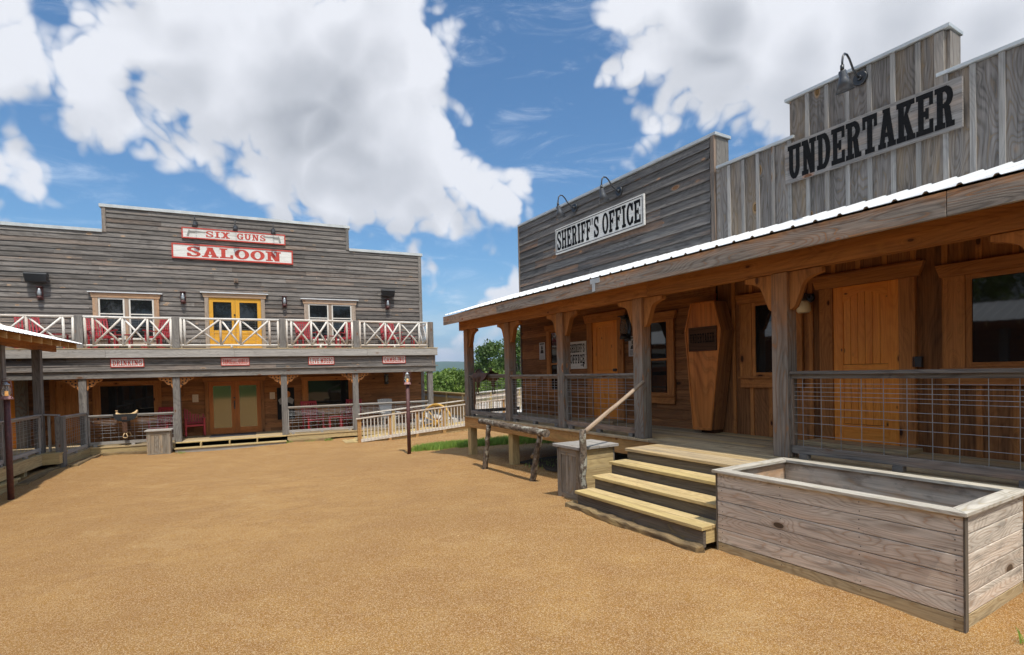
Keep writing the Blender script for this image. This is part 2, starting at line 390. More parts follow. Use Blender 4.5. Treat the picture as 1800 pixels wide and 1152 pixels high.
M['joist'] = wood('yellow_joist', (.28, .14, .045), (.55, .32, .13), (.42, .30, .12), .5, .6, .12, knot=.8, kcol=(.16, .07, .025), samt=.3, stain=(.16, .11, .06), fig=.7)
M['riser'] = wood('dark_riser', (.055, .045, .036), (.175, .148, .122), (.25, .2, .1), .4, .7, .12, knot=.7, kcol=(.05, .03, .02), fig=.7)
M['planter'] = wood('planter_board', (.29, .25, .21), (.80, .74, .665), (.62, .40, .26), .45, .60, .09, knot=1, kcol=(.12, .075, .045), gs=1.7, samt=.7, stain=(.20, .18, .16), fig=.65)
M['planter_low'] = wood('buried_planter_board', (.22, .17, .10), (.54, .44, .28), (.45, .30, .14), .5, .5, .08, knot=.8, kcol=(.12, .075, .045), gs=1.7, samt=.4, stain=(.19, .16, .11), fig=.8)
M['planter_trim'] = wood('planter_trim', (.27, .245, .20), (.60, .57, .51), (.5, .42, .27), .4, .6, .08, knot=.3, kcol=(.2, .15, .1), samt=.4, stain=(.24, .22, .20), fig=.7)
M['plywood'] = wood('weathered_plywood', (.28, .22, .17), (.80, .70, .58), (.58, .36, .21), .9, .42, .1, knot=0, gs=.5, samt=.75, stain=(.24, .19, .15), fig=.9, iso=True)
M['rail_gray'] = wood('silver_rail_wood', (.18, .170, .158), (.43, .41, .385), (.38, .3, .22), .3, .6, .12, knot=.5, kcol=(.14, .09, .06))
M['pole'] = wood('peeled_pole', (.42, .39, .345), (.84, .81, .77), (.45, .30, .19), .5, .55, .12, knot=.5, kcol=(.25, .15, .09))
M['ramp_rail'] = wood('sunbleached_baluster', (.40, .355, .30), (.78, .74, .68), (.7, .45, .25), .5, .5, .1, knot=.2)
M['old_box'] = wood('old_box_board', (.12, .105, .085), (.34, .30, .25), (.40, .26, .12), .45, .6, .16, knot=.6, samt=.5, stain=(.08, .072, .06), fig=.7)
M['timber'] = wood('old_sleeper', (.06, .042, .025), (.30, .21, .11), (.38, .28, .11), .6, .5, .2, knot=0, bump=.9, gs=.7, iso=True, samt=.7, stain=(.05, .035, .022))
M['rafter'] = wood('pale_rafter', (.42, .22, .07), (.70, .44, .19), None, var=.1, knot=.3)
M['coffin'] = wood('coffin_plywood', (.27, .082, .018), (.66, .235, .055), (.68, .27, .07), .5, .5, .05, .55, .15, knot=0, gs=.45, fig=1.0)
M['plaque'] = wood('dark_plaque', (.050, .024, .014), (.12, .06, .033), None, var=.1, knot=0)
M['sign_white'] = wood('whitewashed_sign_board', (.50, .49, .46), (.80, .79, .76), (.5, .42, .34), .3, .65, .06, knot=.2, kcol=(.4, .33, .27), samt=.2, stain=(.45, .43, .40))
M['sign_gray'] = wood('grey_sign_board', (.15, .14, .134), (.34, .32, .305), (.42, .27, .17), .45, .55, .12, knot=1, kcol=(.22, .10, .05), samt=.3, stain=(.13, .125, .125))
M['sign_pink'] = plain('pale_red_board', (.55, .36, .33), .7, var=.2)
M['red_paint'] = plain('red_paint', (.45, .045, .028), .6, var=.25, scale=30)
M['black_paint'] = plain('black_sign_paint', (.009, .009, .010), .85, var=.3, scale=30, spec=.15)
M['gun_gray'] = plain('grey_silhouette_paint', (.23, .225, .21), .7)
M['chair_red'] = plain('red_chair_paint', (.32, .018, .026), .55, var=.15, scale=12)
M['adirondack'] = plain('faded_grey_paint', (.42, .41, .40), .7)
M['black_metal'] = plain('black_metal', (.022, .023, .026), .35, .0, spec=.6)
M['dark_shade'] = plain('grey_lamp_enamel', (.055, .058, .065), .35, spec=.6)
M['rust'] = plain('rusty_brown_metal', (.085, .028, .026), .6, var=.3, scale=20)
M['rust_light'] = plain('pink_worn_metal', (.32, .17, .16), .5, var=.3, scale=30)
M['steel'] = plain('galvanised_wire', (.36, .38, .40), .45, .6)
M['galv'] = plain('galvanised_flashing', (.50, .52, .52), .45, .3, scale=3)
M['roof'] = plain('white_metal_roof', (.66, .68, .70), .4, .1, var=.05, scale=2)
M['cream_glass'] = plain('cream_glass', (.72, .62, .42), .3)
M['candle'] = plain('candle_wax', (.85, .45, .12), .5, emit=((1, .45, .12), .35))
M['paper'] = plain('paper', (.62, .50, .37), .8, var=.06)
M['wpaper'] = plain('grey_paper', (.50, .51, .53), .8, var=.08)
M['ink'] = plain('printed_ink', (.035, .035, .04), .8)
M['leather_tan'] = plain('tan_leather', (.62, .44, .24), .5, var=.25, scale=25)
M['leather_black'] = plain('black_leather', (.008, .008, .009), .6, var=.3, scale=25, spec=.15)
M['leather_brown'] = plain('brown_leather', (.075, .034, .018), .5, var=.35, scale=18, bump=.4)
M['white_vinyl'] = plain('white_window_sash', (.66, .64, .58), .5, var=.06)
M['yellow_wheel'] = plain('yellow_wheel_paint', (.50, .29, .06), .6, var=.15)
M['rubber'] = plain('dark_mat', (.05, .05, .06), .8, var=.5, scale=20)
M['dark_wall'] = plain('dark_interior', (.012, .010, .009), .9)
M['soil'] = plain('soil', (.05, .035, .022), .95, var=.5, scale=20, bump=1)
M['concrete'] = plain('pale_concrete', (.58, .57, .54), .85, var=.12, scale=3)
M['bark_old'] = wood('log_bark', (.060, .048, .038), (.26, .225, .18), (.20, .09, .04), .5, .5, .1, bump=1.2, knot=.8, kcol=(.30, .14, .06), gs=1.6, samt=.5, stain=(.30, .29, .25))
def bark():
    mt, t, b = principled('rough_bark'); uv = t.node('ShaderNodeUVMap', uv_map='UVMap').outputs[0]
    a = t.noise(t.vmul(uv, (9, 16, 1)), 1.0, 6, .7); c = t.noise(t.vmul(uv, (22, 34, 1)), 1.0, 4, .7); l = t.noise(t.vmul(uv, (5, 7, 1)), 1.0, 5, .65)
    col = t.mix(t.ramp(a, .35, .65), (.045, .034, .026), (.21, .165, .125)); col = t.mix(t.ramp(l, .53, .62, 0, .8), col, (.42, .42, .36)); col = t.mix(t.ramp(c, .62, .72, 0, .7), col, (.32, .15, .06))
    t.l.new(col, b.inputs['Base Color']); b.inputs['Roughness'].default_value = .95
    bp = t.node('ShaderNodeBump', {'Height': t.math('ADD', a, c), 'Strength': 1.0, 'Distance': .02}); t.l.new(bp.outputs[0], b.inputs['Normal']); return mt
M['bark'] = bark()
M['peeled'] = wood('peeled_log', (.22, .155, .105), (.46, .36, .27), None, var=.1, knot=.6, kcol=(.1, .05, .03), gs=.8)
def glass(name, col=(.012, .013, .014), tint=(1, 1, 1)):
    mt, t, b = principled(name)
    b.inputs['Base Color'].default_value = (*col, 1); b.inputs['Roughness'].default_value = .03
    b.inputs['IOR'].default_value = 1.55
    co = t.node('ShaderNodeTexCoord').outputs['Object']
    bp = t.node('ShaderNodeBump', {'Height': t.noise(co, 1.3, 1, .5), 'Strength': .12, 'Distance': .02}); t.l.new(bp.outputs[0], b.inputs['Normal'])
    return mt
M['glass'] = glass('window_glass')
def mirror_glass():
    mt, t, b = principled('coated_door_glass')
    b.inputs['Base Color'].default_value = (.25, .24, .175, 1); b.inputs['Metallic'].default_value = .8; b.inputs['Roughness'].default_value = .05
    return mt
M['door_glass'] = mirror_glass()
def clear_glass():
    mt, t, b = principled('lantern_glass')
    b.inputs['Base Color'].default_value = (.9, .93, .95, 1); b.inputs['Transmission Weight'].default_value = .9; b.inputs['Roughness'].default_value = .08; b.inputs['IOR'].default_value = 1.15
    return mt
M['clear'] = clear_glass()
def leafmat(name, a, b_, c=(.12, .20, .03)):
    mt, t, b = principled(name)
    at = t.node('ShaderNodeVertexColor', layer_name='rnd').outputs[0]; sp = t.node('ShaderNodeSeparateColor', {0: at})
    col = t.mix(sp.outputs[0], a, b_); col = t.mix(t.ramp(sp.outputs[1], .7, 1, 0, .5), col, c)
    t.l.new(col, b.inputs['Base Color']); b.inputs['Roughness'].default_value = .6
    tr = t.node('ShaderNodeBsdfTranslucent'); t.l.new(col, tr.inputs[0])
    mx = t.node('ShaderNodeMixShader', {0: .3}); t.l.new(b.outputs[0], mx.inputs[1]); t.l.new(tr.outputs[0], mx.inputs[2])
    t.l.new(mx.outputs[0], t.n['Material Output'].inputs[0]); return mt
M['leaf'] = leafmat('leaves', (.065, .12, .015), (.20, .30, .05), (.30, .40, .07))
M['leaf_dark'] = leafmat('dark_leaves', (.035, .070, .013), (.10, .165, .030), (.15, .23, .04))
M['grass'] = leafmat('grass_blades', (.15, .27, .04), (.30, .46, .08), (.42, .46, .14))
def gravel():
    mt, t, b = principled('tan_gravel')
    co = t.node('ShaderNodeTexCoord').outputs['Object']
    big = t.noise(co, .35, 4, .6); mid = t.noise(t.vmul(co, (1, 1.6, 1)), 1.7, 6, .68); small = t.noise(co, 95, 4, .75)
    vo = t.node('ShaderNodeTexVoronoi', {'Vector': co, 'Scale': 150.0})
    vo2 = t.node('ShaderNodeTexVoronoi', {'Vector': co, 'Scale': 330.0})
    sv = t.node('ShaderNodeSeparateColor', {0: vo.outputs[1]}); sv2 = t.node('ShaderNodeSeparateColor', {0: vo2.outputs[1]})
    col = t.mix(t.ramp(big, .35, .68), (.285, .150, .039), (.365, .207, .060))
    col = t.mix(t.ramp(mid, .40, .66, 0, .8), col, (.26, .127, .030))
    col = t.mix(t.ramp(t.noise(co, .9, 7, .7), .57, .75, 0, .6), col, (.385, .25, .097))
    pt = t.noise(t.vmul(co, (1, 1.5, 1)), 1.05, 6, .66, .6); col = t.mix(t.ramp(pt, .50, .62, 0, .55), col, (.25, .122, .031)); col = t.mix(t.ramp(pt, .34, .44, .40, 0), col, (.42, .272, .110))
    m2 = t.noise(co, 11, 5, .72); m3 = t.noise(co, 34, 3, .7)
    col = t.mix(t.ramp(m2, .50, .72, 0, .45), col, (.30, .150, .045)); col = t.mix(t.ramp(m2, .30, .46, .30, 0), col, (.40, .252, .092))
    col = t.mix(t.ramp(m3, .56, .70, 0, .5), col, (.24, .115, .034)); col = t.mix(t.ramp(m3, .30, .42, .4, 0), col, (.44, .296, .125))
    col = t.mix(t.ramp(small, .3, .72), t.mix(1.0, col, (.66, .60, .52), 'MULTIPLY'), t.mix(1.0, col, (1.22, 1.2, 1.2), 'MULTIPLY'))
    col = t.mix(t.ramp(sv.outputs[0], .80, .84, 0, .38), col, (.66, .52, .33))
    col = t.mix(t.ramp(sv.outputs[1], .84, .88, 0, .45), col, (.22, .105, .045))
    col = t.mix(t.ramp(sv2.outputs[0], .80, .86, 0, .6), col, (.18, .10, .045))
    col = t.mix(t.ramp(sv2.outputs[1], .85, .9, 0, .6), col, (.68, .56, .38))
    t.l.new(col, b.inputs['Base Color']); b.inputs['Roughness'].default_value = .95; b.inputs['Specular IOR Level'].default_value = .15
    h = t.math('ADD', t.math('MULTIPLY', vo.outputs[0], .5), t.math('ADD', t.math('MULTIPLY', vo2.outputs[0], .25), small))
    b1 = t.node('ShaderNodeBump', {'Height': h, 'Strength': .7, 'Distance': .005})
    b2 = t.node('ShaderNodeBump', {'Height': t.math('ADD', mid, t.math('MULTIPLY', m2, .5)), 'Strength': .3, 'Distance': .03, 'Normal': b1.outputs[0]})
    t.l.new(b2.outputs[0], b.inputs['Normal']); return mt
M['gravel'] = gravel()
M['meadow'] = plain('meadow', (.10, .18, .035), .9, var=.4, scale=.02)
M['hill'] = plain('wooded_hill', (.035, .065, .022), .95, var=.5, scale=.012, bump=.5)
# ---------------------------------------------------------------- ground
def A2(s, d): v = FA @ Vector((s, d, 0)); return v.x, v.y
def B2(s, d): v = FB @ Vector((s, d, 0)); return v.x, v.y
GS = [(A2(1.43, 4.21), -1.76), (A2(3.28, 4.21), -1.755), (A2(2.3, 3.4), -1.76), (A2(4.3, 3.95), -1.735), (A2(5.3, 3.95), -1.70), (A2(5.7, 4.5), -1.76),
      (A2(1.2, 5.4), -1.73), (A2(7.91, 5.12), -1.95), (A2(9.85, 5.18), -2.05), (A2(11.68, 5.65), -1.99), (A2(9.78, 5.65), -1.95), (A2(14.16, 5.11), -2.23),
      (B2(-4.59, 13.56), -2.25), (B2(-2.5, 19.2), -2.29), (B2(.5, 19.2), -2.2), (B2(2.8, 18.2), -2.25), (B2(-4.9, 18.9), -2.16), (B2(-4.75, 16.8), -2.14),
      (B2(-5.1, 14.4), -2.25), (B2(6.4, 18), -2.12), (B2(-5, 9), -2.15), (B2(-5, 3), -1.95), ((0, 0), -1.72), ((0, -6), -1.8), ((-6, -3), -1.9), ((3, -4), -1.75),
      (A2(9, 9), -1.95), (A2(13, 9), -2.0), (B2(9, 22), -2.0), (B2(-9, 22), -2.3), (B2(-9, 5), -2.1), (B2(0, 28), -2.3), (B2(12, 16), -2.1), (A2(3, 8), -1.85), (A2(-4, 5), -1.8)]
GP = np.array([p for p, z in GS]); GZ = np.array([z for p, z in GS])
def _tps(r2): return np.where(r2 > 1e-9, r2*np.log(r2+1e-12)*.5, 0)
_K = _tps(((GP[:, None]-GP[None])**2).sum(-1)) + np.eye(len(GP))*2.0
_P = np.c_[np.ones(len(GP)), GP]; n_ = len(GP)
_S = np.linalg.solve(np.block([[_K, _P], [_P.T, np.zeros((3, 3))]]), np.r_[GZ, 0, 0, 0])
def gz_arr(X, Y):
    Q = np.c_[X, Y]; r2 = ((Q[:, None]-GP[None])**2).sum(-1)
    return np.clip(_tps(r2) @ _S[:n_] + _S[n_] + Q @ _S[n_+1:], -2.45, -1.6) + H
def gz(x, y): return float(gz_arr(np.array([x]), np.array([y]))[0])
def gA(s, d): return gz(*A2(s, d)) - (H+ZA)        # ground height in the right row's frame
def gB(s, d): return gz(*B2(s, d)) - H
def hashn(X, Y, sc, seed):
    r = np.random.RandomState(seed); o = 0; a = 1
    for k in range(4):
        p = r.rand(4)*6.28; q = (r.rand(4)-.5)*2
        o = o + a*(np.sin(X*sc*(1+q[0])+Y*sc*q[1]+p[0]+1.3*np.sin(Y*sc*.7+p[1])) + np.sin(Y*sc*(1+q[2])+X*sc*q[3]+p[2]+1.3*np.sin(X*sc*.6+p[3])))
        sc *= 2.1; a *= .5
    return o
def grid(name, xs, ys, fn, material, kind='structure'):
    X, Y = np.meshgrid(xs, ys); X = X.ravel(); Y = Y.ravel(); Z = fn(X, Y); nx, ny = len(xs), len(ys)
    i = np.arange(nx*ny).reshape(ny, nx)
    F = np.stack([i[:-1, :-1].ravel(), i[:-1, 1:].ravel(), i[1:, 1:].ravel(), i[1:, :-1].ravel()], 1)
    me = bpy.data.meshes.new(name); me.from_pydata(np.c_[X, Y, Z].tolist(), [], F.tolist())
    me.polygons.foreach_set('use_smooth', [True]*len(F)); me.materials.append(material)
    o = bpy.data.objects.new(name, me); COL.objects.link(o); o['kind'] = kind; return o
def sm(x, a, b): t = np.clip((x-a)/(b-a), 0, 1); return t*t*(3-2*t)
def heap(X, Y, P0, P1, amp, wid):
    ax, ay = P0; bx, by = P1; dx, dy = bx-ax, by-ay; L2 = dx*dx+dy*dy; t = np.clip(((X-ax)*dx+(Y-ay)*dy)/L2, 0, 1); d = np.hypot(X-ax-t*dx, Y-ay-t*dy)
    return amp*np.exp(-(d/wid)**2)*(.55+.45*hashn(t*9, t*0+d, 1.3, 21)/2.2)
HEAPS = [(A2(1.9, 4.21), A2(3.3, 4.21), .028, .12), (A2(1.40, 4.2), A2(1.40, 5.3), .012, .12), (A2(3.2, 3.90), A2(5.4, 3.90), .045, .12), (B2(-4.3, 19.2), B2(-2.6, 19.1), .05, .25), (B2(-2.5, 19.05), B2(.6, 19.05), .03, .2), (B2(.7, 19.3), B2(2.7, 19.3), .04, .2), (B2(-4.6, 14.9), B2(-4.4, 18.5), .05, .25)]
def yard(X, Y):
    z = gz_arr(X, Y)
    for h_ in HEAPS: z = z + heap(X, Y, *h_)
    z = z + hashn(X, Y, 1.1, 3)*.006 + hashn(X, Y, 6, 9)*.0022
    e = np.maximum(np.abs(X+2)/30, np.abs(Y-9)/26)
    return z - sm(e, .88, 1.0)*1.6
xs = np.unique(np.r_[np.linspace(-32, -8, 40), np.linspace(-8, 6, 200), np.linspace(6, 28, 40)])
ys = np.unique(np.r_[np.linspace(-17, 0, 25), np.linspace(0, 14, 210), np.linspace(14, 35, 60)])
grid('gravel_yard', xs, ys, yard, M['gravel'])
def terrain_h(X, Y):
    r = np.hypot(X, Y); a = np.arctan2(X, Y)
    z = H - 3.0 - 10*sm(r, 30, 75) - 16*sm(r, 90, 420) - 6*sm(r, 500, 900)
    z = z + hashn(X, Y, .03, 4)*.5*sm(r, 40, 120)
    hills = 30 + 34*np.sin(a*7+1.1)**2 + 20*np.sin(a*19+.4) + 10*np.sin(a*47)
    z = z + sm(r, 900, 1900)*(hills*.62)*(1-sm(r, 2000, 2500)*.6)
    z = z + sm(r, 3300, 5200)*(105 + 38*np.sin(a*9+2.2) + 14*np.sin(a*31))
    back = sm(-Y, 8, 45)*11                                        # wooded bank on the near side of town
    return z + back
NA, RR = 260, np.r_[np.linspace(6, 60, 26), np.geomspace(64, 9000, 70)]
an = np.linspace(0, 2*np.pi, NA, endpoint=False)
TX = (RR[:, None]*np.sin(an)).ravel(); TY = (RR[:, None]*np.cos(an)).ravel(); TZ = terrain_h(TX, TY)
V = [(0, 0, H-3.0)] + list(zip(TX, TY, TZ)); F = [(0, 1+(k+1) % NA, 1+k) for k in range(NA)]
for r_ in range(len(RR)-1):
    for k in range(NA):
        a = 1+r_*NA+k; b = 1+r_*NA+(k+1) % NA; F.append((a, b, b+NA, a+NA))
def meadow_mat():
    mt, t, b = principled('meadow_and_woods'); co = t.node('ShaderNodeTexCoord').outputs['Object']
    d = t.node('ShaderNodeVectorMath', {0: co}, operation='LENGTH').outputs['Value']
    wood_ = t.noise(co, .006, 6, .65); f = t.math('MAXIMUM', t.ramp(wood_, .42, .50), t.ramp(d, 700, 1000))
    n = t.noise(co, .05, 6, .7)
    col = t.mix(f, t.mix(n, (.11, .20, .04), (.20, .28, .08)), t.mix(t.ramp(n, .3, .7), (.018, .042, .012), (.06, .105, .03)))
    t.l.new(col, b.inputs['Base Color']); b.inputs['Roughness'].default_value = .95; b.inputs['Specular IOR Level'].default_value = .1
    return mt
me = bpy.data.meshes.new('hills'); me.from_pydata(V, [], F); me.polygons.foreach_set('use_smooth', [True]*len(F)); me.materials.append(meadow_mat())
o = bpy.data.objects.new('hills', me); COL.objects.link(o); o['kind'] = 'structure'
# ---------------------------------------------------------------- slab-serif lettering
def rect(x0, y0, x1, y1): return lambda X, Y: (X >= x0) & (X <= x1) & (Y >= y0) & (Y <= y1)
def poly(*p):
    def f(X, Y):
        ins = np.zeros(X.shape, bool); n = len(p)
        for i in range(n):
            (xa, ya), (xb, yb) = p[i], p[(i+1) % n]
            if ya == yb: continue
            c = ((ya > Y) != (yb > Y)) & (X < (xb-xa)*(Y-ya)/(yb-ya)+xa); ins ^= c
        return ins
    return f
def ring(cx, cy, rx, ry, tx, ty, cond=None):
    def f(X, Y):
        o = ((X-cx)/rx)**2 + ((Y-cy)/ry)**2 <= 1; i = ((X-cx)/(rx-tx))**2 + ((Y-cy)/(ry-ty))**2 <= 1
        q = o & ~i
        return q & cond(X, Y) if cond else q
    return f
S_, T_ = .13, .25
st = lambda x: rect(x, 0, x+T_, 1)
def sf(x0, x1, top): return rect(x0, 1-S_ if top else 0, x1, 1 if top else S_)
GL = {
 'I': (.62, [rect(.18, 0, .44, 1), sf(.02, .60, 1), sf(.02, .60, 0)]),
 'L': (.92, [st(.12), sf(0, .5, 1), sf(0, .9, 0), rect(.74, 0, .9, .36)]),
 'E': (.95, [st(.12), sf(0, .9, 1), sf(0, .92, 0), rect(.76, .68, .9, 1), rect(.77, 0, .92, .33), rect(.3, .44, .62, .56), rect(.54, .36, .66, .64)]),
 'F': (.90, [st(.12), sf(0, .88, 1), sf(0, .5, 0), rect(.74, .68, .88, 1), rect(.3, .44, .62, .56), rect(.54, .36, .66, .64)]),
 'T': (.95, [rect(.35, 0, .61, 1), sf(.02, .94, 1), rect(.02, .66, .15, 1), rect(.81, .66, .94, 1), sf(.2, .76, 0)]),
 'H': (1.05, [rect(.12, 0, .36, 1), rect(.69, 0, .93, 1), rect(.3, .43, .75, .57)] + [sf(a, b, q) for q in (0, 1) for a, b in ((0, .46), (.59, 1.04))]),
 'D': (1.0, [st(.12), sf(0, .5, 1), sf(0, .5, 0), ring(.46, .5, .50, .5, .26, .14, lambda X, Y: X >= .44)]),
 'R': (1.02, [st(.12), sf(0, .5, 1), sf(0, .5, 0), ring(.48, .735, .44, .265, .24, .13, lambda X, Y: X >= .46), rect(.3, .47, .55, .58), poly((.5, .55), (.76, .5), (.88, .1), (.62, .1)), rect(.62, 0, 1.0, S_)]),
 'B': (.98, [st(.12), sf(0, .5, 1), sf(0, .5, 0), ring(.46, .745, .42, .255, .23, .13, lambda X, Y: X >= .44), ring(.46, .28, .47, .28, .25, .13, lambda X, Y: X >= .44), rect(.3, .45, .5, .57)]),
 'O': (1.0, [ring(.5, .5, .49, .5, .25, .13)]),
 'U': (1.06, [rect(.12, .3, .37, 1), rect(.70, .3, .92, 1), ring(.52, .36, .40, .36, .25, .15, lambda X, Y: Y <= .36), sf(0, .48, 1), sf(.58, 1.04, 1)]),
 'N': (1.10, [rect(.13, 0, .33, 1), rect(.76, 0, .96, 1), poly((.13, 1), (.42, 1), (.96, 0), (.68, 0)), sf(0, .45, 0), sf(.62, 1.08, 1), rect(0, 1-S_, .3, 1)]),
 'A': (1.06, [poly((.06, 0), (.30, 0), (.58, 1), (.40, 1)), poly((.42, 1), (.66, 1), (1.0, 0), (.72, 0)), rect(.24, .27, .82, .39), rect(-.02, 0, .42, S_), rect(.60, 0, 1.06, S_), rect(.30, .9, .70, 1)]),
 'V': (1.06, [poly((.04, 1), (.32, 1), (.62, 0), (.44, 0)), poly((.46, 0), (.62, 0), (1.0, 1), (.78, 1)), sf(-.02, .44, 1), sf(.62, 1.06, 1)]),
 'K': (1.06, [st(.12), sf(0, .48, 1), sf(0, .48, 0), poly((.34, .42), (.50, .58), (.92, .94), (.66, .94)), poly((.40, .56), (.60, .66), (.98, .06), (.70, .06)), sf(.58, 1.02, 1), sf(.60, 1.06, 0)]),
 'X': (1.04, [poly((.08, 1), (.38, 1), (.96, 0), (.66, 0)), poly((.68, 1), (.94, 1), (.34, 0), (.08, 0))] + [sf(a, b, q) for q in (0, 1) for a, b in ((0, .44), (.58, 1.02))]),
 'M': (1.25, [rect(.12, 0, .32, 1), rect(.93, 0, 1.13, 1), poly((.12, 1), (.40, 1), (.70, .2), (.56, .1)), poly((.86, 1), (1.13, 1), (.70, .1), (.56, .2)), sf(0, .44, 0), sf(.80, 1.25, 0), rect(0, .87, .3, 1), rect(.95, .87, 1.25, 1)]),
 'C': (.98, [ring(.5, .5, .49, .5, .26, .13, lambda X, Y: ~((X > .5) & (abs(Y-.5) < .17))), rect(.80, .62, .93, .97), rect(.80, .06, .93, .36)]),
 'G': (1.02, [ring(.5, .5, .49, .5, .26, .13, lambda X, Y: ~((X > .5) & (Y > .38) & (Y < .68))), rect(.80, .64, .93, .97), rect(.55, .36, 1.0, .48), rect(.72, .03, .94, .46)]),
 'S': (.92, [ring(.46, .735, .42, .265, .22, .125, lambda X, Y: ~((X > .5) & (Y < .72))), ring(.46, .27, .44, .27, .22, .125, lambda X, Y: ~((X < .44) & (Y > .3))), poly((.12, .62), (.35, .66), (.84, .36), (.60, .30)), rect(.74, .64, .86, .97), rect(.04, .03, .16, .36)]),
 "'": (.34, [poly((.08, 1), (.28, 1), (.2, .68), (.1, .68))]), ' ': (.5, [])}
def letters(mb, text, o, ux, uz, width, height, gap=.12, bold=0, rows=44):
    o = Vector(o); ux = Vector(ux).normalized(); uz = Vector(uz).normalized()
    tot = sum(GL[c][0] for c in text) + gap*(len(text)-1); sx = width/tot; x = 0
    for c in text:
        wd, sh = GL[c]
        if sh:
            nc = 96; gx = (np.arange(nc)+.5)/nc*(wd+.08)-.04; gy = (np.arange(rows)+.5)/rows; X, Y = np.meshgrid(gx, gy)
            I = np.zeros(X.shape, bool)
            for s_ in sh: I |= s_(X, Y)
            J = I.copy()
            for k_ in range(1, bold+1): J[:, k_:] |= I[:, :-k_]; J[:, :-k_] |= I[:, k_:]
            I = J
            dx = (wd+.08)/nc; col = mb._rnd(); V = []; F = []
            # merge equal runs over rows
            prev = None; start = 0; rr = []
            for r in range(rows+1):
                runs = None
                if r < rows:
                    d = np.diff(np.r_[0, I[r].astype(int), 0]); runs = tuple(zip(np.where(d == 1)[0], np.where(d == -1)[0]))
                if runs != prev:
                    if prev: rr.append((start, r, prev))
                    prev = runs; start = r
            for r0, r1, runs in rr:
                for a, b in runs:
                    xa, xb = x-.04+a*dx, x-.04+b*dx; k = len(V)
                    V += [o+ux*xa*sx+uz*(r0/rows*height), o+ux*xb*sx+uz*(r0/rows*height), o+ux*xb*sx+uz*(r1/rows*height), o+ux*xa*sx+uz*(r1/rows*height)]
                    F.append((k, k+1, k+2, k+3))
            mb.add(V, F, None, col)
        x += wd+gap
# ---------------------------------------------------------------- shared building parts
def clap(mb, s0, s1, z0, z1, d, ex=.178, lim=None, tilt=.020, sgn=1):
    z = z0
    while z < z1-.01:
        h = min(ex, z1-z); a, b = (lim(z+h*.5) if lim else (s0, s1))
        x = a + 0.0; first = True
        while x < b-.02:
            L = random.uniform(1.8, 4.6)*(random.uniform(.3, 1) if first else 1); e = min(b, x+L)
            if b-e < .5: e = b
            j = random.uniform(-.003, .003)
            mb.obox((x+.001, d-.024*sgn, z+j), (e-x-.003, 0, 0), (0, -.014*sgn, 0), (0, (tilt+.006)*sgn, h+.006))
            x = e; first = False
        z += ex
    return mb
def bb(mb, s0, s1, zf, z0, d, mb2, sp=.24, bw=.055, top=None):   # boards with battens; top(s) height
    s = s0
    while s < s1-.01:
        e = min(s1, s+sp); zt = min(top(s+.02), top(e-.02)); zt2 = max(top(s+.02), top(e-.02))
        mb.obox((s+.002, d, z0), (e-s-.004, 0, 0), (0, -.02-random.uniform(0, .003), 0), (0, 0, zt-z0))
        if s > s0+.05 or zf: mb2.obox((s-bw/2, d-.0225, z0+random.uniform(0, .02)), (bw, 0, 0), (0, -.022, 0), (0, 0, (zt if top(s-.03) > zt-.01 else min(zt, top(s-.03)))-z0-.012))
        s += sp
    return mb
def window(P, F, s0, s1, z0, z1, d, cas=.12, mats=('casing', 'casing', 'glass'), head=.14, over=.07, split=None, mull=None, sillh=.14, hcap=None, proud=.045, sashw=.035):
    c = MB(F); pr = d-proud
    c.box((s0-cas, d, z0-.02), (s0-.004, pr, z1)); c.box((s1+.004, d, z0-.02), (s1+cas, pr, z1))
    c.prism([(s0-cas-over*.4, z1+.003), (s1+cas+over*.4, z1+.003), (s1+cas+over, z1+head), (s0-cas-over, z1+head)], d, pr-.012, 1, vert=False)
    c.box((s0-cas, d, z0-.02-sillh), (s1+cas, pr+.004, z0-.023))
    if mull:
        for mu in mull: c.box((mu-.055, d, z0-.02), (mu+.055, pr+.004, z1))
    w_ = c.build('window', M[mats[0]], P, bevel=.004)
    g = MB(F); g.box((s0, d-.004, z0), (s1, d-.016, z1)); g.build('pane', M[mats[2]], w_)
    q = MB(F); edges = [s0] + ([v for mu in (mull or []) for v in (mu-.058, mu+.058)]) + [s1]
    for i in range(0, len(edges), 2):
        a, b = edges[i], edges[i+1]
        q.box((a, d-.017, z0), (a+sashw, d-.034, z1)); q.box((b-sashw, d-.017, z0), (b, d-.034, z1))
        q.box((a+sashw, d-.017, z1-sashw), (b-sashw, d-.034, z1)); q.box((a+sashw, d-.017, z0), (b-sashw, d-.034, z0+sashw*1.3))
        if split: q.box((a+sashw, d-.017, split-.018), (b-sashw, d-.037, split+.018))
    q.build('sash', M[mats[1]], w_)
    s_ = MB(F); s_.box((s0-cas-.02, d-.02, z0-.022), (s1+cas+.02, pr-.03, z0+.006)); s_.build('sill', M[mats[0]], w_, bevel=.003)
    if hcap:
        h = MB(F); h.box((s0-cas-over-.05, d, z1+head+.003), (s1+cas+over+.05, pr-.06, z1+head+.032)); h.build('drip_cap', M[hcap], w_)
    return w_
def hogwire(mb, a, b, z0, z1, d0, d1=None, sp=.2, r=.0034, sv=0):
    d1 = d0 if d1 is None else d1; L = math.hypot(b-a, d1-d0); P = lambda t, z: (a+(b-a)*t, d0+(d1-d0)*t, z)
    k = .12+sv
    while k < L-.03: mb.tube([P(k/L, z0), P(k/L, z1)], r, 4, caps=False); k += sp
    for f in (.115, .171, .287, .40, .52, .645, .70, .755, .82, .88) if False else (.17, .345, .46, .565, .685, .74, .80, .865, .92):
        z = z0+(z1-z0)*f; mb.tube([P(0, z), P(1, z)], r, 4, caps=False)
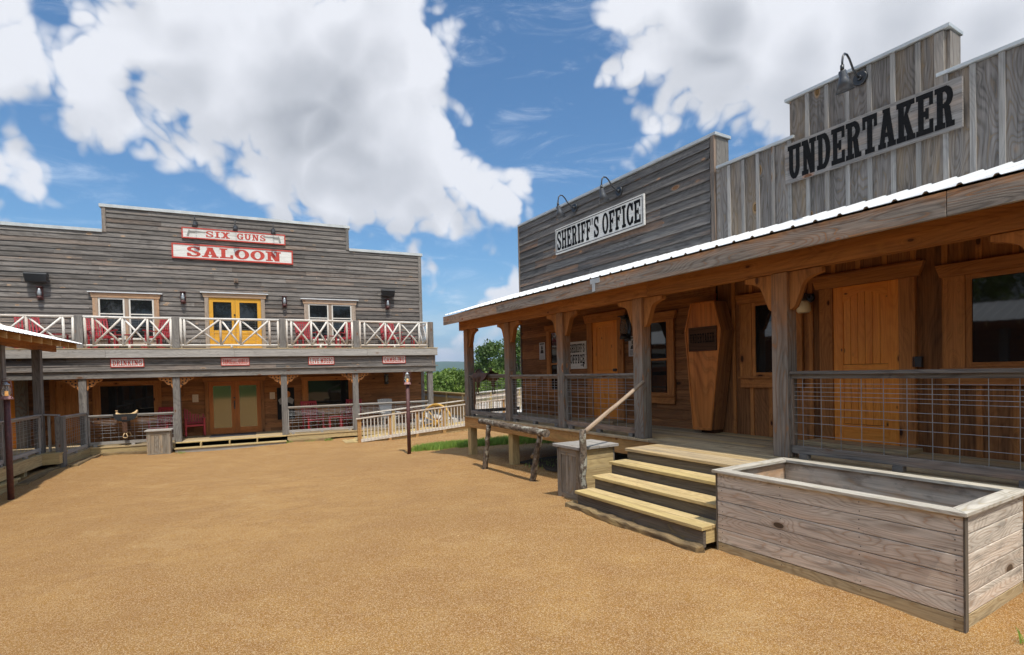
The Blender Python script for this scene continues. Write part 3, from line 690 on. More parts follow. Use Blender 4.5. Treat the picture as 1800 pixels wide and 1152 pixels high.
def rail_panel(P, F, a, b, da, db, zb, zt, mt='rail_gray', blocks=True, end=.045, name='railing', zb2=None, zt2=None):
    # framed railing with a wire mesh panel; a,b positions along s at depths da,db
    zb2 = zb if zb2 is None else zb2; zt2 = zt if zt2 is None else zt2
    q = MB(F); q.beam((a, da, zt-.02), (b, db, zt2-.02), .11, .036); q.beam((a, da, zt-.062), (b, db, zt2-.062), .04, .044)
    q.beam((a, da, zb+.10), (b, db, zb2+.10), .045, .085)
    q.beam((a, da, zb+.145), (a, da, zt-.085), end, end); q.beam((b, db, zb2+.145), (b, db, zt2-.085), end, end)
    if blocks:
        L = math.hypot(b-a, db-da); n = max(2, int(L/.85)+1)
        for i in range(n):
            t = (i+.15)/(n-.7) if n > 1 else .5; x = a+(b-a)*t; y = da+(db-da)*t; z = zb+(zb2-zb)*t
            q.box((x-.045, y-.04, z), (x+.045, y+.04, z+.057))
    ra = q.build(name, M[mt], P, bevel=.003)
    w_ = MB(F); zz0, zz1 = zb+.14, zt-.08
    hogwire(w_, a, b, zz0, zz1, da, db)
    w_.build('wire_mesh', M['steel'], ra, recalc=False); return ra
def sign(name, label, F, TT, s0, z0, wd, ht, d, dr, lines, board='sign_white', border=None, paint='red_paint', bw=.035, thick=.035, group=None, planks=2, tilt=0.0, extra=None, inner=None, cat='sign', bold=0):
    # board hung on plane d; dr = +1/-1 direction in s in which the writing runs
    t = thing(name, label, cat, TT, group)
    b = MB(F); ph = ht/planks
    for i in range(planks): b.box((s0, d, z0+i*ph+(.0015 if i else 0)), (s0+dr*wd, d-thick-random.uniform(0, .002), z0+(i+1)*ph-.0015))
    b.build('board', M[board], t, bevel=.002)
    if border:
        q = MB(F); e = d-thick-.010
        q.box((s0-dr*.004, d, z0-.004), (s0+dr*wd+dr*.004, e, z0+bw)); q.box((s0-dr*.004, d, z0+ht-bw), (s0+dr*wd+dr*.004, e, z0+ht+.004))
        q.box((s0-dr*.004, d, z0+bw), (s0+dr*bw, e+.0012, z0+ht-bw)); q.box((s0+dr*(wd-bw), d, z0+bw), (s0+dr*wd+dr*.004, e+.0012, z0+ht-bw))
        q.build('border', M[border], t)
    l = MB(F)
    for (tx, x, z, lw, lh) in lines: letters(l, tx, (s0+dr*x, d-thick-.005, z0+z), (dr, 0, 0), (0, 0, 1), lw, lh, bold=bold)
    l.build('lettering', M[paint], t, recalc=False)
    if inner:
        q = MB(F); e = d-thick-.004; m_ = inner
        for zz in (z0+m_, z0+ht-m_): q.box((s0+dr*m_, e, zz-.006), (s0+dr*(wd-m_), e-.002, zz+.006))
        for ss in (m_, wd-m_): q.box((s0+dr*ss-.006, e, z0+m_+.008), (s0+dr*ss+.006, e-.002, z0+ht-m_-.008))
        q.build('painted_line', M[paint], t)
    if extra: extra(t)
    return t
def clapcap(mb, a, b, z, d, dep=.34, ov=.05, h=.05): mb.box((a, d-ov, z), (b, d+dep, z+h))
# ================================================================ right row: sheriff's office
WD = 7.25                      # wall plane of the right row
sh = thing('wooden_building', "dark clapboard false front building at the far end of the right row", 'building', TA(8.6, WD, 0))
q = MB(FA); q.box((5.63, WD+.016, 3.0), (11.46, WD+.30, 4.72)); q.box((5.63, WD+.016, -.25), (11.46, WD+.20, 3.0))
q.box((11.25, WD+.2, -.25), (11.46, 13.5, 3.3)); q.box((5.63, 13.3, -.25), (11.25, 13.5, 3.3)); q.box((5.63, WD+.31, 3.3), (11.46, 13.5, 3.42))
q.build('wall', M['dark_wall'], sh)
q = MB(FA); clap(q, 5.70, 11.50, 3.02, 4.70, WD, .172); q.build('parapet_siding', M['clap_dark'], sh)
q = MB(FA); clap(q, 5.63, 11.50, -.02, 3.0, WD, .172); q.build('porch_siding', M['brown'], sh)
q = MB(FA); q.box((5.60, WD+.012, 3.02), (5.675, WD-.05, 4.74)); q.build('corner_board', M['trim_gray'], sh, bevel=.003)
q = MB(FA); q.box((5.598, WD+.016, 3.0), (5.628, WD+.31, 4.715)); q.build('end_board', M['trim_gray'], sh, bevel=.003)
q = MB(FA); q.box((11.505, WD-.048, -.2), (11.545, WD+.3, 4.715))
q.build('corner_board', M['trim_gray'], sh, bevel=.003)
q = MB(FA); clapcap(q, 5.57, 11.55, 4.722, WD, .34); q.build('cap_flashing', M['galv'], sh, bevel=.004)
# porch deck, joists, posts for both buildings
def porch(P, s0, s1, ds=-1):
    q = MB(FA); d = 5.67
    while d < WD-.02:
        e = min(d+.138, WD-.01); x = s0
        while x < s1:
            L = random.uniform(2.4, 4.2); y = min(s1, x+L); q.box((x+.001, d, -.036), (y-.002, e-.005, 0+random.uniform(-.0015, .0015))); x = y
        d += .14
    q.build('deck', M['deck'], P, bevel=.003)
    q = MB(FA); x = s0
    while x < s1: y = min(s1, x+3.3); q.box((x+.001, 5.70, -.27), (y-.002, 5.738, -.038)); x = y
    q.box((s1-.02 if s1 > 11 else s0+.0, 5.74, -.27), (s1-.06 if s1 > 11 else s0+.04, WD, -.038)) if s1 > 11 else None
    q.build('rim_joist', M['joist'], P, bevel=.003)
porch(sh, 5.63, 11.80)
und = thing('wooden_building', 'grey board and batten undertaker shop with stepped parapet at the right edge', 'building', TA(3.2, WD, 0))
porch(und, -2.2, 5.62)
def pmb(s, d, z0, z1, ws=.19, wd_=.18):
    q = MB(FA); q.box((s-ws/2, d, z0), (s+ws/2, d+wd_, z1)); return q
for s in (11.66, 9.70): pmb(s, 5.69+.06, gA(s, 5.75)-.1, -.272, .17, .17).build('support_post', M['treated'], sh, bevel=.006)
for s in (7.8, 5.8): pmb(s, 5.80, gA(s, 5.75)-.1, -.272, .17, .17).build('support_post', M['treated'], sh, bevel=.006)
for s in (3.5, 1.2, -1): pmb(s, 5.80, gA(s, 5.75)-.1, -.272, .17, .17).build('support_post', M['treated'], und, bevel=.006)
PS = [11.66, 9.70, 7.80, 5.84, 3.60, 1.30, -1.2]
for i, s in enumerate(PS): pmb(s, 5.70, .001, 2.085, .19, .18).build('porch_post', M['post'], sh if i < 4 else und, bevel=.008)
def bracket(P, s, dr, last=False):
    L, Hh = .36, .42; p = [(0, 0), (L, 0), (L, -.055)]
    for k in range(1, 12):
        t = k/12; a = t*math.pi/2
        p.append((L-.03-(L-.12)*math.sin(a)*.98 - .02*math.sin(t*math.pi*2), -.06-(Hh-.16)*(1-math.cos(a)) - .015*math.sin(t*math.pi*2)))
    p += [(.085, -Hh+.09), (.06, -Hh+.03), (.02, -Hh), (0, -Hh)]
    q = MB(FA); q.prism([(s+dr*x, 2.083+z) for x, z in p], 5.745, 5.835, 1); q.build('bracket', M['brown_beam'], P, bevel=.004)
for i, s in enumerate(PS):
    P = sh if i < 4 else und
    if i > 0: bracket(P, s+.096, 1)
    bracket(P, s-.096, -1)
for P, a, b in ((sh, 5.63, 12.0), (und, -2.2, 5.625)):
    q = MB(FA); q.box((a, 5.70, 2.09), (b, 5.83, 2.31)); q.build('beam', M['brown_beam'], P, bevel=.005)
    r0, r1 = (5.35, 2.455), (WD-.03, 3.03)        # roof slope in (d, z)
    q = MB(FA); x = a+.15
    while x < b:
        q.obox((x, r0[0]+.06, r0[1]-.165), (.038, 0, 0), (0, r1[0]-r0[0]-.06, r1[1]-r0[1]), (0, 0, .12)); x += .61
    q.build('rafters', M['brown_beam'], P)
    q = MB(FA); x = a
    while x < b: y = min(b, x+.14); q.obox((x+.001, r0[0]+.05, r0[1]-.040), (y-x-.003, 0, 0), (0, r1[0]-r0[0]-.05, r1[1]-r0[1]-.005), (0, 0, .022)); x = y
    q.build('roof_boards', M['brown_beam'], P)
    # ribbed sheet metal
    V = []; xs_ = []; x = a-.0
    prof = []
    while x < b:
        prof += [(x, 0), (x+.075, 0), (x+.09, .019), (x+.11, .019), (x+.125, 0)]; x += .23
    prof = [p for p in prof if p[0] <= b]+[(b, 0)]
    q = MB(FA); n = len(prof); e0 = (r0[0]-.045, r0[1]-.002); sl = (r1[1]-r0[1])/(r1[0]-r0[0])
    for dd, zz in ((e0[0], e0[1]-.012), (r1[0], r1[1]+.002)):
        for px, pz in prof: V.append((px, dd, zz+pz+.012))
    V2 = [(p[0], p[1], p[2]-.004) for p in V]
    F_ = [(i, i+1, n+i+1, n+i) for i in range(n-1)]; N = len(V)
    F2 = [(N+i, N+n+i, N+n+i+1, N+i+1) for i in range(n-1)] + [(i, N+i, N+i+1, i+1) for i in range(n-1)]
    q.add(V+V2, F_+F2); q.build('metal_roof', M['roof'], P, recalc=False)
q = MB(FA); q.box((6.335, 5.31, 2.225), (9.4, 5.352, 2.425)); q.box((9.403, 5.31, 2.225), (12.06, 5.352, 2.425)); q.obox((12.02, 5.353, 2.225), (.04, 0, 0), (0, WD-5.38, .56), (0, 0, .20))
q.build('fascia', M['fascia'], sh, bevel=.004)
q = MB(FA); q.box((1.9, 5.308, 2.225), (6.325, 5.352, 2.43)); q.box((-2.2, 5.308, 2.225), (1.896, 5.352, 2.43)); q.build('fascia', M['fascia'], und, bevel=.004)
q = MB(FA); q.box((6.20, 5.298, 2.36), (6.42, 5.305, 2.435)); q.box((6.30, 5.296, 2.24), (6.37, 5.3, 2.36)); q.build('joint_flashing', M['galv'], sh)
for i in (0, 1, 2): rail_panel(sh, FA, PS[i]-.1, PS[i+1]+.1, 5.77, 5.77, 0, 1.0-.02*(i > 0), 'trim_gray')
for i in (4, 5): rail_panel(und, FA, PS[i]-.1, PS[i+1]+.1, 5.77, 5.77, 0, .975, 'trim_gray')
q = MB(FA); q.beam((11.66, 5.9, .96), (11.66, WD-.05, .96), .09, .036); q.beam((11.66, 5.9, .10), (11.66, WD-.05, .10), .045, .085); ra = q.build('railing', M['trim_gray'], sh)
q = MB(FA); k = 5.95
while k < WD-.05: q.tube([(11.66, k, .12), (11.66, k, .93)], .0034, 4); k += .15
for f in (.25, .37, .5, .6, .7, .78, .86): q.tube([(11.66, 5.9, f), (11.66, WD-.05, f)], .0034, 4)
q.build('wire_mesh', M['steel'], ra)
# sheriff windows and door
window(sh, FA, 9.62+.1, 10.34-.14, .56, 1.96, WD-.041, .13, split=1.20, sillh=.13)
window(sh, FA, 6.60, 7.06, .56, 1.90, WD-.041, .13, split=1.20, sillh=.13)
def plank_door(P, F, s0, s1, z0, z1, d, mt, arch=True, knob=None):
    c = MB(F); cw = .17
    c.box((s0-cw, d, z0-.02), (s0-.004, d-.045, z1)); c.box((s1+.004, d, z0-.02), (s1+cw, d-.045, z1))
    c.prism([(s0-cw-.04, z1+.003), (s1+cw+.04, z1+.003), (s1+cw+.10, z1+.17), (s0-cw-.10, z1+.17)], d, d-.058, 1, vert=False)
    c.box((s0-cw-.05, d-.002, z1+.173), (s1+cw+.05, d-.03, z1+.19))
    dw = c.build('door', M['casing'], P, bevel=.004)
    q = MB(F); n = 6; w_ = (s1-s0)
    sw = .12
    q.box((s0, d, z0), (s0+sw, d-.022, z1)); q.box((s1-sw, d, z0), (s1, d-.022, z1)); q.box((s0+sw, d, z0), (s1-sw, d-.022, z0+.22)); q.box((s0+sw, d, z0+.84), (s1-sw, d-.022, z0+.98))
    # arched top rail
    pts = [(s0+sw, z1), (s1-sw, z1)] + [(s1-sw-(w_-2*sw)*k/14, z1-.20+.11*math.sin(math.pi*k/14)) for k in range(15)] if arch else [(s0+sw, z1-.12), (s0+sw, z1), (s1-sw, z1), (s1-sw, z1-.12)]
    q.prism(pts, d, d-.022, 1, vert=False)
    lf = q.build('leaf', M[mt], dw, bevel=.003)
    q = MB(F); pw = (w_-2*sw)/n
    for i in range(n):
        q.box((s0+sw+i*pw+.002, d, z0+.985), (s0+sw+(i+1)*pw-.002, d-.012, z1-.06)); q.box((s0+sw+i*pw+.002, d, z0+.225), (s0+sw+(i+1)*pw-.002, d-.012, z0+.835))
    q.build('panels', M[mt], dw, bevel=.003)
    if knob == 'r': return dw
    ks = s0+.06
    q = MB(F); q.cyl((ks, d-.022, z0+.98), (ks, d-.05, z0+.98), .03, n=12); q.cyl((ks, d-.05, z0+.98), (ks, d-.085, z0+.98), .014, .03, n=12); q.build('door_knob', M['black_metal'], dw)
    return dw
plank_door(sh, FA, 7.90, 8.66, .05, 2.02, WD-.041, 'door_pine', False)
q = MB(FA); q.box((7.75, WD-.03, 0.002), (8.8, WD-.36, .045)); q.build('door_step', M['deck'], sh, bevel=.004)
# ================================================================ undertaker
def utop(s): return 4.70 if 2.58 < s < 4.37 else (4.17 if s >= 4.37 else 4.20)
q = MB(FA)
for a, b, z in ((4.375, 5.59, 4.16), (2.585, 4.37, 4.69), (-2.2, 2.58, 4.19)): q.box((a, WD+.004, 3.0), (b, WD+.26, z))
q.box((-2.2, WD+.004, -.25), (5.59, WD+.2, 2.99)); q.box((-2.2, WD+.3, 3.3), (5.6, 13.5, 3.4)); q.box((-2.2, 13.3, -.25), (5.6, 13.5, 3.3)); q.box((-2.3, WD+.2, -.25), (-2.2, 13.5, 3.3))
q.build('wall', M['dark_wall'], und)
q = MB(FA); q2 = MB(FA)
brk = [-2.2, 2.58, 4.37, 5.59]
for a, b in zip(brk[:-1], brk[1:]): 
    n = max(1, round((b-a)/.243)); bb(q, a, b, True, 3.02, WD, q2, (b-a)/n, .052, utop)
q.build('parapet_boards', M['board_gray'], und, bevel=.003); q2.box((2.59, WD-.046, 4.0), (2.68, WD-.02, 4.69)); q2.build('batten', M['batten'], und, bevel=.002)
q = MB(FA); q.box((2.545, WD+.0, 4.24), (2.583, WD+.27, 4.69)); q.build('corner_board', M['board_gray'], und, bevel=.003)
q = MB(FA); q2 = MB(FA); bb(q, -2.2, 5.60, True, -.02, WD, q2, .30, .055, lambda s: 3.0)
q.build('porch_boards', M['brown'], und, bevel=.003); q2.build('batten', M['casing'], und, bevel=.002)
q = MB(FA)
for a, b, z in ((4.30, 5.565, 4.175), (2.53, 4.42, 4.705), (-2.2, 2.66, 4.205)): clapcap(q, a, b, z, WD, .30, .06, .042)
q.build('cap_flashing', M['galv'], und, bevel=.004)
plank_door(und, FA, 3.04, 3.79, .05, 2.03, WD-.045, 'door_pine', True, 'r')
q = MB(FA); q.box((2.82, WD-.03, 0.002), (4.02, WD-.40, .05)); q.build('door_step', M['deck'], und, bevel=.004)
window(und, FA, 4.40, 4.96, .88, 1.98, WD-.045, .20, sillh=.14, sashw=.05)
window(und, FA, 1.20, 2.40, .96, 1.97, WD-.045, .20, sillh=.16, sashw=.05)
q = MB(FA); s_, z_ = pA(1618, 636, WD); q.box((s_-.045, WD-.045, z_-.06), (s_+.045, WD-.09, z_+.06)); q.build('junction_box', M['black_metal'], und)
# steps
stp = thing('porch_steps', 'wide wooden porch steps with yellowish treads leading up to the coffin porch', 'steps', TA(4.28, 4.5, -.65))
sa, sb = 3.325, 5.25
for i, (z, d) in enumerate(((-.0, 4.86), (-.145, 4.58), (-.295, 4.30), (-.45, 4.02))):
    q = MB(FA); dd = .80 if i == 0 else .30; n = 6 if i == 0 else 2
    for k in range(n): q.box((sa, d+k*dd/n, z-.036), (sb+random.uniform(-.004, .004), d+(k+1)*dd/n-.005, z))
    q.build('tread', M['treated' if i else 'deck'], stp, bevel=.004)
    q = MB(FA); bz = (z-.19 if i < 3 else z-.20); q.box((sa+.01, d+.03, bz), (sb-.02, d+.066, z-.046)); q.build('riser', M['riser'], stp, bevel=.003)
    for x_ in (sb-.055, sa+.012): q = MB(FA); q.box((x_, d+.069, -.62), (x_+.037, d+(.8 if i == 0 else .29), z-.038)); q.build('stringer', M['treated'], stp)
q = MB(FA)
pts = []; nseg = 26
for k in range(nseg+1):
    s = 5.36-(5.36-3.335)*k/nseg; pts.append((s, 4.01+random.uniform(-.003, .003), -.665-.0*k+random.uniform(-.008, .008)-.02*k/nseg))
sweep(q, pts, .13, .12)
q.build('base_timber', M['timber'], stp, bevel=.012)
# log handrail
lg = thing('log_handrail', 'bark covered log post with a leaning peeled pole beside the steps', 'handrail', TA(5.45, 4.35, gA(5.45, 4.35)))
def log(mb, a, b, r0, r1, n=14, wob=.012, seg=10):
    a = Vector(a); b = Vector(b); pts = []; rs = []
    for k in range(seg+1):
        t = k/seg; pts.append(a.lerp(b, t)+Vector((random.uniform(-wob, wob), random.uniform(-wob, wob), random.uniform(-wob, wob)*.4))); rs.append((r0+(r1-r0)*t)*random.uniform(.93, 1.08))
    mb.tube(pts, rs, n)
s_, z_ = pA(1024, 755, 4.35)
q = MB(FA); log(q, (s_+.03, 4.36, gA(s_, 4.35)-.1), (s_, 4.35, z_), .052, .047); q.build('post', M['bark'], lg)
s2, z2 = pA(1128, 672, 5.62)
q = MB(FA); log(q, (s_-.02, 4.37, z_-.03), (s2, 5.66, z2), .031, .027, 12, .005, 8); q.build('rail', M['peeled'], lg)
# planter
pl = thing('planter_box', 'long empty plank planter box standing on the gravel at lower right', 'planter', TA(2.37, 4.7, -.71))
p0, p1, f0_, f1_ = 1.43, 3.30, 4.21, 5.27; zt_, bh = .045, .131
q = MB(FA)
for k in range(6):
    z = zt_-(k+1)*bh
    if k == 5: q.build('side_boards', M['planter'], pl, bevel=.004); q = MB(FA)
    q.box((p0+.0, f0_+random.uniform(0, .003), z+.003), (p1, f0_+.03, z+bh-.002)); q.box((p0-.0, f0_+.034, z+.003), (p0+.03, f1_-.032, z+bh-.002))
    q.box((p1-.03, f0_+.034, z+.003), (p1, f1_-.032, z+bh-.002)); q.box((p0, f1_-.03, z+.003), (p1, f1_, z+bh-.002))
q.build('bottom_boards', M['planter_low'], pl, bevel=.004)
q = MB(FA)
for k in range(6):
    for ss in (p0+.04, p0+.62, p0+1.24, p1-.05):
        for zz in (.033, .10):
            c_ = (ss+random.uniform(-.006, .006), f0_-.0005, zt_-(k+1)*bh+zz); q.cyl(c_, (c_[0], c_[1]-.001, c_[2]), .0045, n=8)
    for dd in (f0_+.07, f1_-.09):
        for zz in (.033, .10): c_ = (p0+.0005, dd, zt_-(k+1)*bh+zz); q.cyl(c_, (c_[0]-.001, c_[1], c_[2]), .0045, n=8)
q.build('screw_heads', M['black_metal'], pl)
for bx in (((p0-.012, f0_-.006, zt_-6*bh), (p0-.001, f0_+.04, zt_)), ((p1+.001, f0_-.006, zt_-6*bh), (p1+.012, f0_+.04, zt_))): q = MB(FA); q.box(*bx); q.build('corner_strip', M['riser'], pl)
q = MB(FA); tw = .115
def mitre(P4, z): q.prism(P4, z, z+.028, 2, vert=False)
o0, o1, e0_, e1_ = p0-.028, p1+.035, f0_-.035, f1_+.03
for P4 in ([(o0, e0_), (o1, e0_), (o1-tw, e0_+tw), (o0+tw, e0_+tw)], [(o0+tw, e1_-tw), (o1-tw, e1_-tw), (o1, e1_), (o0, e1_)],):
    q.prism([(a, b) for a, b in P4], zt_+.001, zt_+.030, 2, vert=False)
for P4 in ([(o0, e0_+.004), (o0+tw-.002, e0_+tw+.002), (o0+tw-.002, e1_-tw-.002), (o0, e1_-.004)], [(o1, e0_+.004), (o1-tw+.002, e0_+tw+.002), (o1-tw+.002, e1_-tw-.002), (o1, e1_-.004)]):
    q.prism([(a, b) for a, b in P4], zt_+.001, zt_+.029, 2, vert=True)
q.build('top_trim', M['planter_trim'], pl, bevel=.004)
q = MB(FA); q.box((p0+.031, f0_+.034, -.45), (p0+.045, f1_-.034, zt_-.003)); q.box((p1-.045, f0_+.034, -.45), (p1-.031, f1_-.034, zt_-.003)); q.box((p0+.046, f1_-.048, -.45), (p1-.046, f1_-.032, zt_-.003)); q.box((p0+.046, f0_+.032, -.45), (p1-.046, f0_+.046, zt_-.003))
q.build('lining', M['plywood'], pl)
q = MB(FA); q.box((p0+.05, f0_+.05, -.50), (p1-.05, f1_-.05, -.40)); q.build('soil', M['soil'], pl)
# bin by the steps
def bin_(M_, name_label, w_, dp, h, mt, side=None):
    t = thing('wooden_bin', name_label, 'bin', M_)
    q = MB(FW); F_ = MB(FW); hh = h-.045
    X = worldM(t)
    for mb in (q, F_): mb.F = X
    q.box((-w_/2, 0, 0), (-w_/2+.09, .02, hh)); q.box((w_/2-.09, 0, 0), (w_/2, .02, hh)); q.box((-w_/2+.09, 0, hh-.10), (w_/2-.09, .02, hh)); q.box((-w_/2+.09, 0, 0), (w_/2-.09, .02, .09))
    n = 4; pw = (w_-.18)/n
    for i in range(n): q.box((-w_/2+.09+i*pw+.002, .012, .09), (-w_/2+.09+(i+1)*pw-.002, .026, hh-.10))
    q.box((-w_/2, dp-.02, 0), (w_/2, dp, hh)); q.build('front_panel', M[mt], t, bevel=.003)
    q = MB(X); n = max(2, int(hh/.17)+1); ph = hh/n
    for i in range(n):
        for sx in (-w_/2, w_/2-.02): q.box((sx, .022, i*ph+.001), (sx+.02, dp-.022, (i+1)*ph-.002))
    q.build('side_panel', M[side or mt], t, bevel=.003)
    q = MB(X); n = 4; ww = (dp+.09)/n
    for i in range(n): q.box((-w_/2-.045, -.045+i*ww, hh+.003), (w_/2+.045, -.045+(i+1)*ww-.004, h-.004+random.uniform(-.002, .003)))
    q.build('lid', M['rail_gray'], t, bevel=.004); return t
gq = gA(5.9, 4.5)
sc, dc = .5*(6.13+5.76), .5*(4.32+4.48)
bin_(TA(5.92, 4.43, gq-.03), 'weathered wooden bin with a panelled front standing left of the porch steps', .52, .62, 1.0+gq*0-.25+.02, 'old_box', 'treated')
# ---------------------------------------------------------------- things on the right row
def fit(name, label, F, TT, TL, TR, BL, d, text, pf, **kw):   # sign whose corners are read off the photograph on wall plane d
    s0, z0 = pf(*BL, d); s1, z1 = pf(*TR, d); sA, zA = pf(*TL, d)
    return s0, z0, abs(s1-s0), zA-z0
s0, z0, wd, ht = fit(0, 0, 0, 0, (977.4, 404.2), (1132.7, 342.3), (977.9, 448.6), WD-.06, '', pA)
sign('wall_sign', "long whitewashed SHERIFF'S OFFICE sign with black letters on the dark clapboard parapet", FA, TA(s0-wd/2, WD-.05, z0), s0, z0, wd, ht, WD-.041, -1,
     [("SHERIFF'S", .07, .075, wd*.52, ht-.15), ('OFFICE', wd*.585, .075, wd*.385, ht-.15)], 'sign_white', None, 'black_paint', inner=.035, bold=2)
s0, z0, wd, ht = fit(0, 0, 0, 0, (1380, 257), (1692.7, 137.6), (1382, 325), WD-.06, '', pA)
sign('wall_sign', 'grey plank UNDERTAKER sign with big black letters on the board and batten parapet', FA, TA(s0-wd/2, WD-.05, z0), s0, z0, wd, ht, WD-.046, -1,
     [('UNDERTAKER', .05, .04, wd-.12, ht-.08)], 'sign_gray', None, 'black_paint', planks=3, bold=4)
def spur(t):
    q = MB(FA); s_, z_ = s0-wd*.78, z0+.07; e = WD-.041-.025-.004
    q.box((s_+.06, e, z_), (s_-.06, e-.001, z_+.018)); q.box((s_-.02, e-.0015, z_-.03), (s_-.045, e-.0025, z_+.05)); q.box((s_-.06, e-.003, z_+.03), (s_-.085, e-.004, z_+.05)); q.build('spur_emblem', M['black_paint'], t)
s0, z0 = pA(1001, 649, WD-.06); s1, z1 = pA(1030.5, 598, WD-.06); wd = s0-s1; ht = pA(1001, 602, WD-.06)[1]-z0
sign('door_sign', "square cream SHERIFF'S OFFICE sign in two lines beside the sheriff's door", FA, TA(s0-wd/2, WD-.05, z0), s0, z0, wd, ht, WD-.041, -1,
     [("SHERIFF'S", .05, ht*.60, wd-.10, ht*.31), ('OFFICE', .05, ht*.20, wd-.10, ht*.32)], 'sign_white', None, 'black_paint', extra=spur, thick=.025)
def notice(label, F, TT, pf, tl, br, d, dr, lines=6, pic=True, mt='wpaper'):
    a = pf(tl[0], tl[1], d); b = pf(br[0], br[1], d); sx0, sz1 = a; wd = abs(b[0]-a[0]); sz0 = b[1]; ht = a[1]-b[1]
    t = thing('notice', label, 'notice', TT(sx0+dr*wd/2, d, sz0))
    q = MB(F); q.box((sx0, d, sz0), (sx0+dr*wd, d-.006, sz1)); q.build('sheet', M[mt], t)
    q = MB(F); e = d-.0075
    def r(x0, z0_, x1, z1_): q.box((sx0+dr*wd*x0, e, sz0+ht*z0_), (sx0+dr*wd*x1, e-.001, sz0+ht*z1_))
    if pic:
        r(.12, .88, .88, .95)
        q.prism([(sx0+dr*wd*(.5+.15*math.cos(k*.628)), sz0+ht*(.66+.085*math.sin(k*.628))) for k in range(10)], e, e-.001, 1)
        q.prism([(sx0+dr*wd*x, sz0+ht*z) for x, z in ((.2, .36), (.8, .36), (.72, .52), (.58, .57), (.42, .57), (.28, .52))], e-.0002, e-.0012, 1)
        q.prism([(sx0+dr*wd*x, sz0+ht*z) for x, z in ((.36, .72), (.64, .72), (.55, .82), (.45, .82))], e-.0004, e-.0014, 1)
    for i in range(lines): r(.12, .06+i*(.26 if pic else .8)/lines, .88-.1*(i % 2), .06+i*(.26 if pic else .8)/lines+.012)
    q.build('print', M['ink' if mt != 'paper' else 'leather_brown'], t); return t
notice('grey wanted poster with a bust portrait on the clapboards left of the first porch window', FA, TA, pA, (948, 603), (958.5, 632), WD-.042, -1, 4)
notice('grey wanted poster partly hidden by the porch post right of the sheriff door', FA, TA, pA, (1105, 592), (1122, 626), WD-.042, -1, 8)
# gooseneck lamps
def gooseneck(label, TT, sc=1.0, group=None):
    t = thing('gooseneck_lamp', label, 'lamp', TT, group); X = TT
    q = MB(X); q.cyl((0, 0, 0), (0, -.022*sc, 0), .095*sc, .085*sc, 20); q.cyl((0, -.022*sc, 0), (0, -.06*sc, 0), .035*sc, .03*sc, 14); q.build('wall_plate', M['black_metal'], t)
    q = MB(X); pts = [(0, -.05*sc, 0), (0, -.12*sc, .03*sc), (0, -.2*sc, .16*sc)]
    for k in range(9): a = math.radians(20+k*20); pts.append((0, -.32*sc-.12*sc*math.cos(math.pi-a)*-1*-1, .24*sc+.13*sc*math.sin(a)))
    pts = [(0, -.05, 0), (0, -.10, .01), (0, -.17, .06), (0, -.22, .12), (0, -.27, .18), (0, -.33, .22), (0, -.39, .215), (0, -.43, .17), (0, -.445, .10), (0, -.45, .02)]
    q.tube([Vector(p)*sc for p in pts], .0135*sc, 10); q.cyl((0, -.45*sc, .05*sc), (0, -.45*sc, -.02*sc), .024*sc, n=12); q.build('arm', M['black_metal'], t)
    q = MB(X); c = Vector((0, -.45*sc, -.02*sc)); ax = Vector((0, .30, -1)).normalized()
    pr = [(.040, 0), (.046, .01), (.048, .085), (.054, .095), (.108, .245), (.112, .25), (.104, .243), (.045, .10)]
    q.tube([c+ax*z*sc for r, z in pr], [r*sc for r, z in pr], 24, caps=False); q.build('shade', M['dark_shade'], t)
    return t
for px, py, lb, sc in ((1011, 366, 'grey gooseneck barn lamp above the word SHERIFF, leftmost on the dark parapet', 1.0), (1089, 337, 'grey gooseneck barn lamp above the word OFFICE on the dark clapboard parapet', 1.0)):
    s_, z_ = pA(px, py, WD-.03); gooseneck(lb, TA(s_, WD-.038, z_), sc)
s_, z_ = pA(1512, 138, WD-.05); gooseneck('dark gooseneck barn lamp above the UNDERTAKER sign', TA(s_, WD-.046, z_), .93)
# lantern shaped wall lamps
def wall_lantern(label, TT, kind='rust', group=None, sc=1.0):
    t = thing('wall_lantern', label, 'lantern', TT, group); X = TT @ Matrix.Scale(sc, 4)
    q = MB(X); q.box((-.07, 0, -.20), (.07, -.018, .17)); q.box((-.075, 0, .17), (.075, -.15, .185)); q.beam((-.06, -.01, .14), (-.06, -.13, .18), .012, .012); q.build('backplate', M[kind], t, bevel=.003)
    q = MB(X); q.cyl((0, -.09, .17), (0, -.09, .13), .055, .04); q.cyl((0, -.09, -.10), (0, -.09, -.17), .055, .07); q.tube([(-.07, -.09, -.14), (-.085, -.09, 0), (-.05, -.09, .15)], .006, 6); q.tube([(.07, -.09, -.14), (.085, -.09, 0), (.05, -.09, .15)], .006, 6); q.build('frame', M[kind], t)
    q = MB(X); pr = [(.035, .13), (.04, .07), (.052, .0), (.05, -.06), (.035, -.10)]; q.tube([(0, -.09, z) for r, z in pr], [r for r, z in pr], 14); q.build('glass', M['steel'] if kind == 'rust' else M['clear'], t)
    return t
s_, z_ = pA(1104, 566, WD-.03); t = wall_lantern("tall dark wall lantern hanging right of the sheriff's door", TA(s_, WD-.03, z_-.12), 'black_metal', None, 1.25)
s_, z_ = pA(1424, 524, WD-.05)
t = thing('wall_lamp', 'black bracket wall lamp with a cream glass shade left of the undertaker door', 'lamp', TA(s_, WD-.05, z_)); X = worldM(t)
q = MB(X); q.cyl((0, .0, 0), (0, -.03, 0), .065, .055, 18); q.tube([(0, -.03, .0), (0, -.08, .05), (0, -.13, .05), (0, -.155, .0)], .013, 8); q.cyl((0, -.155, .01), (0, -.155, -.05), .035, .05, 14); q.build('bracket', M['black_metal'], t)
